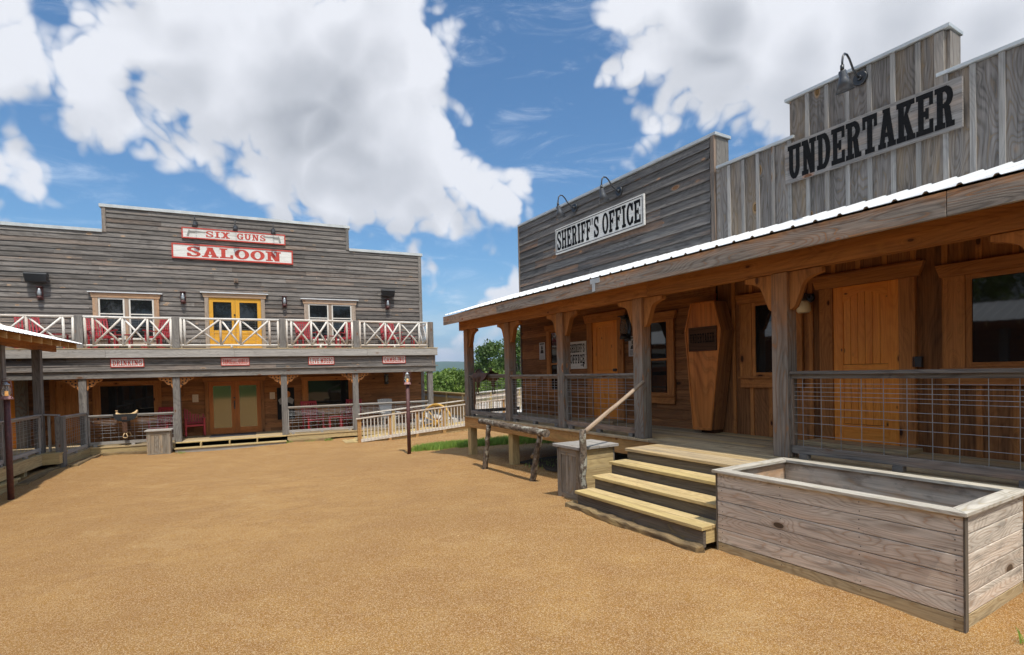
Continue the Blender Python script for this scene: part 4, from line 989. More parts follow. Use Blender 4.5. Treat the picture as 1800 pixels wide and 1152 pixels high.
q = MB(X); pr = [(.045, -.045), (.07, -.07), (.082, -.11), (.084, -.18), (.07, -.205)]; q.tube([(0, -.155, z) for r, z in pr], [r for r, z in pr], 20); q.build('glass_shade', M['cream_glass'], t)
# coffin
cd = 6.88
C6 = [(1214, 534), (1255, 528.5), (1268, 580), (1250.5, 757), (1219, 755), (1204, 583)]
P6 = [pA(x, y, cd) for x, y in C6]
P6 = [P6[0], P6[1], P6[2], P6[3], P6[4], P6[5]]
cs = sum(p[0] for p in P6)/6
t = thing('coffin', 'tall upright plywood coffin with an UNDERTAKER plaque leaning on the porch wall', 'coffin', TA(cs, cd+.15, 0))
q = MB(FA); q.prism(P6, cd+.012, cd+.30, 1); q.build('box', M['brown'], t, bevel=.004)
q = MB(FA); q.prism([(cs+(a-cs)*.97, b) for a, b in P6], cd, cd+.011, 1); q.build('lid', M['coffin'], t)
cx_ = sum(p[0] for p in P6)/6; cz_ = sum(p[1] for p in P6)/6
rim = MB(FA); n = 6
for i in range(6):
    a, b = P6[i], P6[(i+1) % 6]
    ia = (a[0]+(cx_-a[0])*.085, a[1]+(cz_-a[1])*.03); ib = (b[0]+(cx_-b[0])*.085, b[1]+(cz_-b[1])*.03)
    rim.prism([a, b, ib, ia], cd-.016, cd-.001, 1)
rim.build('rim', M['coffin'], t, bevel=.003)
sx0, zx1 = pA(1211.5, 571, cd); sx1, zx0 = pA(1261, 616, cd)
q = MB(FA); q.box((sx0, cd-.002, zx0), (sx1, cd-.022, zx1-.06)); pq = q.build('plaque', M['plaque'], t, bevel=.003)
q = MB(FA); letters(q, 'UNDERTAKER', (sx0-.03, cd-.0235, zx0+(zx1-zx0)*.30), (-1, 0, 0), (0, 0, 1), (sx0-sx1)-.06, (zx1-zx0)*.33); q.build('lettering', M['black_paint'], pq, recalc=False)
q = MB(FA); q.box((cs-.12, cd+.10, 0.0), (cs+.12, cd+.25, min(p[1] for p in P6)+.005)); q.build('foot_block', M['plaque'], t)
# hitching rail
hl, hr = pA(849, 741, 5.2), pA(957, 759, 5.12)
t = thing('hitching_rail', 'rough bark log hitching rail on two log legs in front of the raised porch', 'hitching rail', TA(8.9, 5.15, gA(8.9, 5.15)))
q = MB(FA); log(q, (hl[0]+.15, 5.22, hl[1]-.0), (hr[0]-.1, 5.10, hr[1]-.02), .060, .066, 18, .012, 22); q.build('rail', M['bark'], t)
for s_, d_, ds in ((9.85, 5.18, -.28), (7.93, 5.12, -.22)):
    q = MB(FA); top = (hl[1]-.06 if s_ > 9 else hr[1]-.06); log(q, (s_, d_, gA(s_, d_)-.12), (s_+ds, 5.17, top), .058, .050, 16, .011, 14)
    if s_ < 9: q.tube([(s_-.02, d_-.0, gA(s_, d_)+.42), (s_-.13, d_-.03, gA(s_, d_)+.50)], [.03, .018], 8)
    q.build('leg', M['bark'], t)
# saddles
def saddle(label, TT, leather, skirt, drop, sc=1.0):
    t = thing('saddle', label, 'saddle', TT); X = TT @ Matrix.Scale(sc, 4)
    # x along the horse, y across, z up; hung over a rail running along x or y
    nx, ny = 18, 12; V = []; F = []
    for i in range(nx+1):
        u = i/nx; x = -.30+.60*u
        top = 0+.07*max(0, (u-.78)/.22)**1.3+.10*max(0, (.32-u)/.32)**1.5
        half = .17+.05*math.sin(u*math.pi)
        for j in range(ny+1):
            v = j/ny*2-1; V.append((x, v*half, top*(1-.35*abs(v)**2)-.20*abs(v)**2.2))
    for i in range(nx):
        for j in range(ny): a = i*(ny+1)+j; F.append((a, a+1, a+ny+2, a+ny+1))
    n = len(V); V2 = [(a, b, c-.035) for a, b, c in V]; F2 = [(d+n, c+n, b+n, a+n) for a, b, c, d in F]
    q = MB(X); q.add(V+V2, F+F2, None, None, True); q.tube([(-.30, -.16, -.02), (-.315, -.08, .07), (-.32, 0, .095), (-.315, .08, .07), (-.30, .16, -.02)], [.02, .028, .03, .028, .02], 8)
    q.build('seat', M[leather], t)
    q = MB(X)
    q.tube([(.28, 0, .04), (.285, 0, .08), (.29, 0, .11)], [.035, .025, .02], 10); q.tube([(.29, 0, .11), (.292, 0, .13)], [.045, .04], 12); q.build('horn', M[leather], t)
    q = MB(X)
    for sg in (-1, 1):
        pts = []
        for k in range(14): a = k/13*math.pi; pts.append((-.36*math.cos(a), -.02-.27*math.sin(a)**.8))
        V = [(x, sg*(.16+.10*min(1, -z/.25)), z+.02) for x, z in pts]; V2 = [(a, b+sg*.02, c) for a, b, c in V]; k = len(V)
        q.add(V+V2, [list(range(k)), list(range(2*k-1, k-1, -1))]+[(i, i+1, k+i+1, k+i) for i in range(k-1)]+[(k-1, 0, k, 2*k-1)])
    q.build('skirt', M[skirt], t)
    for sg in (-1, 1):
        q = MB(X); q.beam((.02, sg*.25, -.10), (.0, sg*.27, -drop), .022, .15, (1, 0, 0)); q.build('fender', M['leather_brown'], t)
        q = MB(X); b_ = Vector((0, sg*.28, -drop-.02)); q.tube([b_+Vector(p) for p in ((-.02, 0, 0), (-.065, 0, -.10), (-.06, 0, -.16), (0, 0, -.175), (.06, 0, -.16), (.065, 0, -.10), (.02, 0, 0))], .013, 8); q.build('stirrup', M['leather_tan' if leather == 'leather_tan' else 'leather_brown'], t)
    return t
s_, z_ = pA(853, 654, 5.77)
sd = saddle('dark brown leather saddle with long hanging straps on the railing at the far porch end', TA(s_, 5.77, z_-.02, 0.12), 'leather_brown', 'leather_brown', .42, .80)
X = worldM(sd); q = MB(X)
for x, l in ((-.10, .70), (-.14, .80), (.02, .45)): q.beam((x, -.24, -.1), (x+.02, -.24, -l), .008, .035, (1, 0, 0))
q.build('strap', M['leather_brown'], sd)
# ================================================================ saloon
SW, SF = 21.3, 19.5
sal = thing('saloon_building', 'two storey grey clapboard saloon with a balcony across the end of the yard', 'building', TB(0, SW, -1.95))
def slim(z): return (-12, 5.82) if z < 4.82 else (-4.60, 3.03)
q = MB(FB); q.box((-12, SW+.016, -2.6), (5.84, SW+.22, 4.82)); q.box((-4.62, SW+.016, 4.80), (3.04, SW+.3, 5.64)); q.box((5.64, SW+.2, -2.6), (5.84, 30, 3.6)); q.box((-12, 29.8, -2.6), (5.64, 30, 3.6)); q.box((-12, SW+.3, 3.6), (5.84, 30, 3.7))
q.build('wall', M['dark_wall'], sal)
q = MB(FB); clap(q, -12, 5.82, .95, 5.66, SW, .157, slim); q.build('upper_siding', M['clap_gray'], sal)
q = MB(FB); clap(q, -12, 5.82, -1.97, .9, SW, .157); q.build('lower_siding', M['brown'], sal)
for bx in (((5.765, SW+.012, -2.3), (5.87, SW-.052, 4.80)), ((5.872, SW-.03, -2.3), (5.90, SW+.12, 4.80)), ((-4.66, SW+.012, 4.86), (-4.55, SW-.052, 5.66)), ((2.96, SW+.012, 4.84), (3.07, SW-.052, 5.66))):
    q = MB(FB); q.box(*bx); q.build('corner_board', M['trim_gray'], sal)
q = MB(FB)
for a, b, z in ((-12, -4.663, 4.845), (-4.72, 3.12, 5.665), (3.072, 5.95, 4.805)): clapcap(q, a, b, z, SW, .32, .07, .10)
q.build('cap_flashing', M['galv'], sal)
q = MB(FB); clap(q, 5.0, 9.5, 0, 1, 40, .2) if False else None
# side wall siding (facing the meadow)
q = MB(FB @ mat(Vector((0, -1, 0)), Vector((1, 0, 0)), (0, 0, 0)))
# deck + porch floor
q = MB(FB); d = SF
while d < SW-.02:
    x = -12
    while x < 5.84:
        y = min(5.84, x+random.uniform(2.5, 4.5)); q.box((x+.001, d, -1.986), (y-.002, min(d+.135, SW-.01), -1.95)); x = y
    d += .14
q.build('deck', M['deck'], sal)
q = MB(FB); q.box((-4.80, SF+.02, -2.17), (-2.62, SF+.06, -1.99)); q.box((.62, SF+.02, -2.14), (5.84, SF+.06, -1.99)); q.box((-2.58, SF-.1, -1.987), (.58, SF-.01, -1.952)); q.build('rim_joist', M['treated'], sal, bevel=.004)
SP = [-7.4, -4.90, -2.54, .565, 2.91, 5.66]
for s in SP:
    q = MB(FB); q.box((s-.095, SF+.02, -1.949), (s+.095, SF+.21, .085)); q.build('porch_post', M['trim_gray'], sal, bevel=.008)
def fan(P, s, dr):
    SC = .74; pts = [(0, 0), (.52, 0), (.51, -.06)]
    for k in range(9): a = k/8; pts.append((.50-.44*a+.02*math.sin(a*12), -.07-.33*a**1.15-.018*math.sin(a*12)))
    pts += [(.03, -.46), (0, -.46)]
    q = MB(FB); q.prism([(s+dr*x*SC, .088+z*SC) for x, z in pts], SF+.09, SF+.13, 1); br = q.build('bracket', M['casing'], P)
    q = MB(FB)
    for x, z in ((.10, -.09), (.25, -.09), (.39, -.08), (.10, -.22), (.21, -.18), (.09, -.33)): q.cyl((s+dr*x*SC, SF+.088, .088+z*SC), (s+dr*x*SC, SF+.084, .088+z*SC), .024, n=10)
    q.build('hole', M['dark_wall'], br)
for s in SP[1:5]: fan(sal, s+.096, 1); fan(sal, s-.096, -1)
q = MB(FB); q.box((-12, SF-.02, .09), (5.86, SF+.12, .30)); q.box((-12, SF-.07, .303), (5.95, SF+.14, .335)); q.box((5.74, SF+.125, .09), (5.86, SW-.03, .30)); q.build('beam', M['trim_gray'], sal, bevel=.005)
q = MB(FB); clap(q, -12, 5.78, .338, .70, SF+.06, .122, None, .012); q.box((5.74, SF+.02, .338), (5.86, SF+.15, .70)); q.box((5.76, SF+.155, .338), (5.84, SW-.03, .70)); q.build('frieze_board', M['clap_gray'], sal)
q = MB(FB); x = -12
while x < 5.93: y = min(5.93, x+random.uniform(2.6, 4.4)); q.box((x+.001, SF-.08, .705), (y-.003, SF-.035, .955)); x = y
q.box((5.89, SF-.03, .705), (5.93, SW-.03, .955)); q.build('fascia', M['rail_gray'], sal, bevel=.004)
q = MB(FB); q.box((-12, SF-.09, .958), (5.95, SW-.02, .99)); q.box((-12, SF+.14, .45), (5.74, SW-.02, .50)); q.build('balcony_floor', M['deck'], sal)
BP = [-7.35, -4.93, -2.50, .57, 2.98, 5.71]
for s in BP: q = MB(FB); q.box((s-.10, SF-.01, .992), (s+.10, SF+.17, 1.955)); q.build('balcony_post', M['trim_gray'], sal, bevel=.01)
BX = {0: [-6.95, -6.13, -5.30], 1: [-4.60, -3.87, -3.24, -2.62], 2: [-2.27, -1.27, -.70, .17], 3: [.85, 1.48, 2.03, 2.66], 4: [3.28, 4.02, 4.55, 5.28]}
def pole(mb, a, b, r=.035): mb.tube([a, tuple((Vector(a)+Vector(b))/2+Vector((random.uniform(-.008, .008),)*3)), b], [r*random.uniform(.9, 1.1) for _ in range(3)], 8)
def xrail(P, F, a, b, xs_, d, z0, z1, dirn=0):
    G = (lambda s, z, o=0: (s, d+o, z)) if not dirn else (lambda s, z, o=0: (d+o, s, z))
    q = MB(F); pole(q, G(a, z1), G(b, z1), .038); pole(q, G(a, z0+.09), G(b, z0+.09), .033); pole(q, G(a+.035, z0), G(a+.035, z1), .036); pole(q, G(b-.035, z0), G(b-.035, z1), .036)
    q.tube([G((a+b)/2, z0), G((a+b)/2, z0+.09)], .035, 8)
    ra = q.build('balcony_railing', M['pole'], P)
    q = MB(F)
    for x in xs_: pole(q, G(x, z0+.09), G(x, z1), .034)
    for i in range(len(xs_)-1):
        x0, x1 = xs_[i]+.03, xs_[i+1]-.03; pole(q, G(x0, z0+.13, -.02), G(x1, z1-.03, -.02), .029); pole(q, G(x0, z1-.03, .025), G(x1, z0+.13, .025), .029)
    q.build('crossed_poles', M['pole'], ra)
    q = MB(F); k = a+.15
    while k < b-.1: q.tube([G(k, z0+.1, .07), G(k, z1, .07)], .003, 3, caps=False); k += .2
    for f in (.12, .28, .42, .55, .66, .74, .80, .86, .92): q.tube([G(a, z0+(z1-z0)*f, .07), G(b, z0+(z1-z0)*f, .07)], .003, 3, caps=False)
    q.build('wire_mesh', M['steel'], ra, recalc=False)
for i in range(5): xrail(sal, FB, BP[i]+.1, BP[i+1]-.1, BX[i], SF+.06, .992, 1.925)
xrail(sal, FB, SF+.2, SW-.05, [SF+.35, SF+.95, SW-.2], 5.71, .992, 1.92, 1)
# lighter side bay of the lower saloon front, left of the porch opening
q = MB(FB); q.box((-12, SW-.62, -1.948), (-6.72, SW-.04, .28)); q.build('side_bay', M['dark_wall'], sal)
q = MB(FB); clap(q, -12, -6.78, -1.94, .28, SW-.63, .178); q.build('bay_siding', M['door_pine'], sal)
q = MB(FB); q.box((-6.80, SW-.69, -1.947), (-6.55, SW-.45, .28)); q.build('bay_post', M['post'], sal, bevel=.005)
q = MB(FB); q.box((-6.15, SW-.04, -1.947), (-6.02, SW-.10, .05)); q.box((-5.35, SW-.04, -1.947), (-5.22, SW-.10, .05)); q.box((-6.15, SW-.04, .053), (-5.22, SW-.10, .2)); q.box((-6.015, SW-.04, -1.947), (-5.355, SW-.06, .05)); q.build('side_door', M['casing'], sal)
# saloon openings
def fx(x, y, d=SW-.05): return pB(x, y, d)
window(sal, FB, -4.83, -3.32, 1.36, 2.72, SW-.041, .15, ('sunny_casing', 'white_vinyl', 'glass'), .16, .06, split=2.20, mull=[-4.07], sillh=.15, hcap='roof', sashw=.045)
window(sal, FB, 1.53, 3.09, 1.36, 2.72, SW-.041, .15, ('sunny_casing', 'white_vinyl', 'glass'), .16, .06, split=2.20, mull=[2.30], sillh=.15, hcap='roof', sashw=.045)
window(sal, FB, -4.90, -3.38, -1.25, -.12, SW-.041, .18, ('casing', 'casing', 'glass'), .12, .03, sillh=.1)
window(sal, FB, 1.40, 2.93, -1.25, -.12, SW-.041, .18, ('casing', 'casing', 'glass'), .12, .03, sillh=.1)
def french(P, s0, s1, z0, z1, d, mt, cas, gl, lowpanel, hcap=None):
    c = MB(FB); cw = .13; c.box((s0-cw, d, z0-.02), (s0-.004, d-.05, z1)); c.box((s1+.004, d, z0-.02), (s1+cw, d-.05, z1))
    c.prism([(s0-cw-.03, z1+.003), (s1+cw+.03, z1+.003), (s1+cw+.07, z1+.15), (s0-cw-.07, z1+.15)], d, d-.062, 1, vert=False)
    dw = c.build('french_door', M[cas], P, bevel=.004)
    if hcap: h = MB(FB); h.box((s0-cw-.12, d, z1+.153), (s1+cw+.12, d-.11, z1+.182)); h.build('drip_cap', M[hcap], dw)
    mid = (s0+s1)/2
    for a, b in ((s0, mid-.003), (mid+.003, s1)):
        q = MB(FB); st_ = .125; zb = z0+(.70 if lowpanel else .20)
        q.box((a, d, z0), (a+st_, d-.022, z1)); q.box((b-st_, d, z0), (b, d-.022, z1)); q.box((a+st_, d, z1-.15), (b-st_, d-.022, z1)); q.box((a+st_, d, z0), (b-st_, d-.022, z0+.2))
        if lowpanel: q.box((a+st_, d, zb-.11), (b-st_, d-.022, zb)); q.box((a+st_, d, z0+.2), (b-st_, d-.010, zb-.11)); q.box((a+st_+.05, d-.0101, z0+.25), (b-st_-.05, d-.017, zb-.16))
        lf = q.build('leaf', M[mt], dw, bevel=.003)
        q = MB(FB); q.box((a+st_, d-.002, zb), (b-st_, d-.008, z1-.15)); q.build('pane', M[gl], dw)
    q = MB(FB); q.box((mid-.05, d-.022, z0+.85), (mid-.01, d-.032, z0+1.15)); q.tube([(mid-.03, d-.03, z0+.9), (mid-.03, d-.075, z0+.92), (mid-.03, d-.075, z0+1.08), (mid-.03, d-.03, z0+1.1)], .012, 6); q.cyl((mid-.03, d-.02, z0+1.25), (mid-.03, d-.05, z0+1.25), .03); q.build('door_handle', M['black_metal'], dw)
french(sal, -1.71, -.07, .995, 2.84, SW-.041, 'door_yellow', 'sunny_casing', 'glass', True, 'roof')
french(sal, -1.80, -.18, -1.93, -.10, SW-.041, 'door_brown', 'brown', 'door_glass', False)
# lower railings of the saloon
rail_panel(sal, FB, -4.80, -2.64, SF+.12, SF+.12, -1.95, -1.00, 'rail_gray')
rail_panel(sal, FB, .665, 2.81, SF+.12, SF+.12, -1.95, -1.00, 'rail_gray')
rail_panel(sal, FB, 3.01, 5.56, SF+.12, SF+.12, -1.95, -1.00, 'rail_gray')
# step in front of the saloon door
t = thing('saloon_steps', 'low wide wooden step below the saloon french doors', 'steps', TB(-1, SF-.3, -2.25))
q = MB(FB); q.box((-2.60, SF-.38, -2.145), (.58, SF-.11, -2.11)); q.build('tread', M['treated'], t, bevel=.004)
q = MB(FB); q.box((-2.58, SF-.35, -2.38), (.56, SF-.31, -2.148)); q.build('riser', M['rail_gray'], t, bevel=.004)
for x in (-1.9, -1.1, -.3): q = MB(FB); q.box((x-.02, SF-.30, -2.108), (x+.02, SF-.04, -1.99)); q.build('spacer', M['treated'], t)
# saloon signs
def fitB(tl, tr, bl, d):
    s0, z1 = pB(*tl, d); s1, _ = pB(*tr, d); _, z0 = pB(*bl, d); return s0, z0, s1-s0, z1-z0
s0, z0, wd, ht = fitB((319, 399), (501, 413), (319, 418), SW-.07)
def guns(t):
    for dr, xx in ((1, .14), (-1, wd-.14)):
        q = MB(FB); e = SW-.041-.035-.004; f = lambda x, z: (s0+xx+dr*x*.62, z0+.11+z*.62*.9)
        for P_ in ([(0, -.08), (.11, -.08), (.14, .1), (.19, .17), (.16, .27), (.08, .27), (.05, .12)], [(.16, .12), (.42, .15), (.42, .27), (.16, .27)], [(.42, .19), (.95, .21), (.95, .27), (.42, .27)], [(.12, .27), (.18, .27), (.13, .34), (.09, .33)]):
            q.prism([f(x, z) for x, z in P_], e, e-.003, 1)
        q.build('revolver_silhouette', M['gun_gray'], t)
sign('saloon_sign', 'upper white SIX GUNS sign with grey revolvers and a red border', FB, TB(s0+wd/2, SW-.03, z0), s0, z0, wd, ht, SW-.041, 1,
     [('SIX', .20*wd+.06, ht*.22, wd*.23, ht*.58), ('GUNS', wd*.515, ht*.22, wd*.285, ht*.58)], 'sign_white', 'red_paint', 'red_paint', .035, extra=guns)
s0, z0, wd, ht = fitB((301.4, 426.9), (514.3, 442.1), (300.6, 453), SW-.07)
sign('saloon_sign', 'large white SALOON sign with wide red letters and a red border', FB, TB(s0+wd/2, SW-.03, z0), s0, z0, wd, ht, SW-.041, 1,
     [('SALOON', wd*.115, ht*.16, wd*.78, ht*.68)], 'sign_white', 'red_paint', 'red_paint', .045, bold=2)
for lb, tl, tr, bl, lines, bd in (
    ('small red bordered DRINKING sign on the saloon porch beam', (194, 631), (253, 631), (194, 646), [('DRINKING', .5)], 0),
    ('small pale DANCE HALL GIRLS sign on the saloon porch beam', (388.5, 629), (438, 628.5), (388.5, 643), [('DANCE', .36), ('HALL', .22), ('GIRLS', .36)], 1),
    ('small red bordered LIVE MUSIC sign on the saloon porch beam', (542, 627.5), (587, 627), (542, 641.5), [('LIVE', .42), ('MUSIC', .55)], 0),
    ('small red bordered GAMBLING sign above the right end of the saloon porch', (672.5, 626), (712.5, 625.5), (672.5, 639), [('GAMBLING', .5)], 0)):
    D_ = SF+.02; s0, z0, wd, ht = fitB(tl, tr, bl, D_); m_ = .05; ln = []
    if len(lines) == 1: ln = [(lines[0][0], m_, .05, wd-2*m_, ht-.10)]
    elif len(lines) == 2: a = (wd-2*m_-.04); ln = [('LIVE', m_, .05, a*.43, ht-.10), ('MUSIC', m_+a*.43+.04, .05, a*.57, ht-.10)]
    else: a = (wd-2*m_-.04); ln = [('DANCE', m_, .06, a*.38, ht-.12), ('HALL', m_+a*.38+.02, .06, a*.22, ht-.17), ('GIRLS', m_+a*.60+.04, .06, a*.40, ht-.12)]
    sign('beam_sign', lb, FB, TB(s0+wd/2, SF, z0), s0, z0, wd, ht, SF+.036, 1, ln, 'sign_white' if not bd else 'sign_pink', 'red_paint', 'red_paint', .02 if not bd else .014, thick=.025, bold=1)
# saloon lamps and speakers
def gooseB(lb, x, y): s_, z_ = pB(x, y, SW-.03); gooseneck(lb, TB(s_, SW-.041, z_-.02), .84, None)
gooseB('black gooseneck lamp above the SIX GUNS sign, leftmost of its three', 344, 392); gooseB('black gooseneck lamp above the SIX GUNS sign, middle of its three', 414, 399); gooseB('black gooseneck lamp above the SIX GUNS sign, rightmost of its three', 480, 405)
for x, y, lb in ((71, 517, 'rusty wall lantern under the left speaker on the upper saloon wall'), (322, 525, 'rusty wall lantern between the left balcony window and the yellow doors'),
                 (500, 532, 'rusty wall lantern between the yellow doors and the right balcony window'), (681, 536, 'rusty wall lantern under the right speaker on the upper saloon wall'),
                 (679, 668, 'dark wall lantern on the lower saloon wall above the grey garden chair')):
    s_, z_ = pB(x, y, SW-.05); wall_lantern(lb, TB(s_, SW-.041, z_+.03), 'rust' if y < 600 else 'black_metal', None, 1.05)
s_, z_ = pB(415, 494, SW-.03); t = thing('wall_camera', 'small dark junction fitting on the wall below the SALOON sign', 'fitting', TB(s_, SW-.03, z_))
q = MB(worldM(t)); q.box((-.07, 0, -.08), (.07, -.05, .08)); q.cyl((0, -.05, 0), (0, -.12, -.03), .04); q.build('body', M['trim_gray'], t, bevel=.01)
for x, y, lb in ((61.5, 487, 'black loudspeaker mounted high on the saloon wall left of the left window'), (683, 515, 'black loudspeaker mounted high on the saloon wall near its right end')):
    s_, z_ = pB(x, y, SW-.3); t = thing('loudspeaker', lb, 'speaker', TB(s_, SW-.03, z_)); X = worldM(t)
    q = MB(X); w2 = .29 if x < 100 else .26; h2 = .15 if x < 100 else .14
    pf = [(-.06, h2*.9), (-.24, h2), (-.30, h2*.7), (-.22, -h2), (-.08, -h2)]
    V = []
    for sx in (-1, 1):
        for (y_, z2) in pf: V.append((sx*w2*(1 if z2 > 0 else .93), y_, z2))
    n = len(pf); q.add(V, [list(range(n)), list(range(2*n-1, n-1, -1))]+[(i, n+i, n+(i+1) % n, (i+1) % n) for i in range(n)]); q.build('cabinet', M['black_metal'], t, bevel=.02)
    q = MB(X); q.beam((0, -.02, 0), (0, -.14, 0), .06, .12); q.box((-.06, .0, -.12), (.06, -.02, .12)); q.build('mount', M['black_metal'], t)
# notices and poster by the saloon doors
notice('small cream notice pinned right of the saloon french doors', FB, TB, pB, (474, 690), (483.5, 701.5), SW-.042, 1, 6, False, 'paper')
notice('small cream notice pinned left of the saloon french doors', FB, TB, pB, (338, 694), (349, 707), SW-.042, 1, 6, False, 'paper')
s0, z1_ = pB(486.5, 682, SW-.06); s1_, z0_ = pB(518, 720, SW-.06)
t = thing('painted_board', 'dark painted photo board with a pale shirted figure behind the second saloon post', 'painted board', TB((s0+s1_)/2, SW-.05, z0_-.3))
q = MB(FB); q.box((s0, SW-.04, z0_-.35), (s1_, SW-.062, z1_)); q.build('board', M['leather_black'], t)
q = MB(FB); e = SW-.0635; cx_ = (s0+s1_)/2; w_ = s1_-s0
q.prism([(cx_-.26, z1_-.45), (cx_-.12, z1_-.34), (cx_+.12, z1_-.34), (cx_+.28, z1_-.45), (cx_+.22, z1_-.62), (cx_+.02, z1_-.52), (cx_-.2, z1_-.62)], e, e-.003, 1); q.build('painted_shirt', M['gun_gray'], t)
q = MB(FB); q.prism([(cx_+.07+.09*math.cos(k*.524), z1_-.25+.12*math.sin(k*.524)) for k in range(12)], e-.001, e-.004, 1); q.build('painted_face', M['coffin'], t)
# mat in front of the saloon doors
t = thing('door_mat', 'dark mat lying on the porch in front of the saloon french doors', 'mat', TB(-1, SF+1, -1.95)); q = MB(FB); q.box((-1.75, SF+.75, -1.948), (-.35, SF+1.55, -1.935)); q.build('mat', M['rubber'], t)
# bin on the saloon side
bin_(TB(-2.96, SF-.62, gB(-2.96, 19)-.03), 'grey wooden bin with a slanted lid in front of the saddle railing', .60, .40, .80, 'old_box')
s_, z_ = pB(222, 731, SF+.1)
saddle('tan and black saddle with a stirrup hanging over the left saloon railing', TB(s_, SF+.12, -.99, math.pi), 'leather_tan', 'leather_black', .66, .84)
# ================================================================ left porch building
LS = -5.03
lb_ = thing('wooden_building', 'low brown porch building with a white metal roof at the left edge', 'building', TB(-7, 13, -1.76))
ZL = -1.76
q = MB(FB); q.box((-7.16, -14, -2.4), (-7.0, 17.1, 1.5)); q.box((-11.9, 16.94, -2.4), (-7.165, 17.1, 1.5)); q.build('wall', M['dark_wall'], lb_)
FL = FB @ mat(Vector((0, 1, 0)), Vector((-1, 0, 0)), (0, 0, 0))      # s runs along depth, d runs to the left
q = MB(FL); clap(q, -14, 17.12, ZL, 1.2, 7.0, .178); q.build('siding', M['casing'], lb_)
q = MB(FB); q.box((-7.05, 17.08, ZL-.3), (-6.94, 17.20, 1.3)); q.build('corner_board', M['post'], lb_)
q = MB(FB); x = LS-.02
while x > -7.0: q.box((x, -14, ZL-.036), (max(x-.135, -7.0), 4.0, ZL)); q.box((x, 4.003, ZL-.036), (max(x-.135, -7.0), 11, ZL)); q.box((x, 11.003, ZL-.036), (max(x-.135, -7.0), 17.25, ZL)); x -= .14
q.build('deck', M['treated'], lb_, bevel=.003)
q = MB(FB); q.box((LS-.06, -14, ZL-.27), (LS-.02, 12.0, ZL-.038)); q.box((LS-.06, 12.003, ZL-.27), (LS-.02, 17.2, ZL-.038)); q.box((LS-.018, 16.75, ZL-.27), (-4.72, 16.79, ZL-.03)); q.box((-4.76, 16.795, ZL-.27), (-4.72, 17.2, ZL-.03)); q.box((LS-.018, 16.75, ZL-.029), (-4.70, 17.35, ZL+.004)); q.box((LS-.06, 17.24, ZL-.27), (-7, 17.28, ZL-.038))
q.build('rim_joist', M['treated'], lb_, bevel=.004)
q = MB(FB); q.box((LS+.10, 12.6, ZL-.34), (LS-.30, 15.1, ZL-.30)); q.box((LS+.06, 12.6, ZL-.55), (LS+.02, 15.06, ZL-.343)); q.build('lower_step', M['treated'], lb_, bevel=.004)
for d in (14.9, 17.0, 12.4, 9.9, 7.4, 4.9, 2.4, 0): q = MB(FB); q.box((LS-.06-.17, d, ZL+.001), (LS-.06, d+.17, .83)); q.build('porch_post', M['trim_gray'], lb_, bevel=.006)
for d in (15.9, 12.2, 8): q = MB(FB); q.box((LS-.26, d, -2.5), (LS-.10, d+.16, ZL-.272)); q.build('support_post', M['treated'], lb_)
q = MB(FB); q.box((LS-.19, -14, .832), (LS-.09, 13.2, 1.05)); q.box((LS-.19, 13.205, .832), (LS-.09, 18.3, 1.05)); q.build('beam', M['brown_beam'], lb_)
# roof: slopes up to the left
RE0, RE1, rz0, rz1 = -4.60, -7.0, 1.03, 1.72
q = MB(FB); d = -13.7
while d < 18.4: q.obox((RE0-.02, d, rz0-.135), (RE1-RE0, 0, rz1-rz0), (0, .045, 0), (0, 0, .135)); d += .61
q.build('rafters', M['rafter'], lb_)
q = MB(FB); d = -14
while d < 18.3: q.obox((RE0-.03, d, rz0+.003), (RE1-RE0, 0, rz1-rz0), (0, min(.19, 18.42-d), 0), (0, 0, .018)); d += .193
q.build('roof_boards', M['brown'], lb_)
prof = []; x = -14.0
while x < 18.3: prof += [(x, 0), (x+.075, 0), (x+.09, .019), (x+.11, .019), (x+.125, 0)]; x += .23
prof = [p for p in prof if p[0] <= 18.5]+[(18.5, 0)]
q = MB(FB); n = len(prof); V = [(RE0+.04, p[0], rz0+.018+p[1]) for p in prof]+[(RE1, p[0], rz1+.035+p[1]) for p in prof]; N = len(V)
V2 = [(a, b, c-.006) for a, b, c in V]
q.add(V+V2, [(i, i+1, n+i+1, n+i) for i in range(n-1)]+[(N+i, N+n+i, N+n+i+1, N+i+1) for i in range(n-1)]+[(i, N+i, N+i+1, i+1) for i in range(n-1)]+[(n-1, N+n-1, N+2*n-1, 2*n-1)]); q.build('metal_roof', M['roof'], lb_)
q = MB(FB); q.box((-12, 16.9, 1.5), (-7.0, 17.1, 1.62)); q.box((-11.9, -14, 1.5), (-7.0, 17.09, 1.78)); q.build('upper_wall', M['dark_wall'], lb_)
# railings of the left porch
FLs = FL
rail_panel(lb_, FL, 15.10, 16.98, -LS+.12, -LS+.12, ZL, ZL+.98, 'rail_gray'); rail_panel(lb_, FL, 12.58, 14.88, -LS+.12, -LS+.12, ZL, ZL+.98, 'rail_gray')
for d in (9.9, 7.4, 4.9, 2.4, 0): rail_panel(lb_, FL, d+.18, d+2.48, -LS+.12, -LS+.12, ZL, ZL+.98, 'rail_gray')
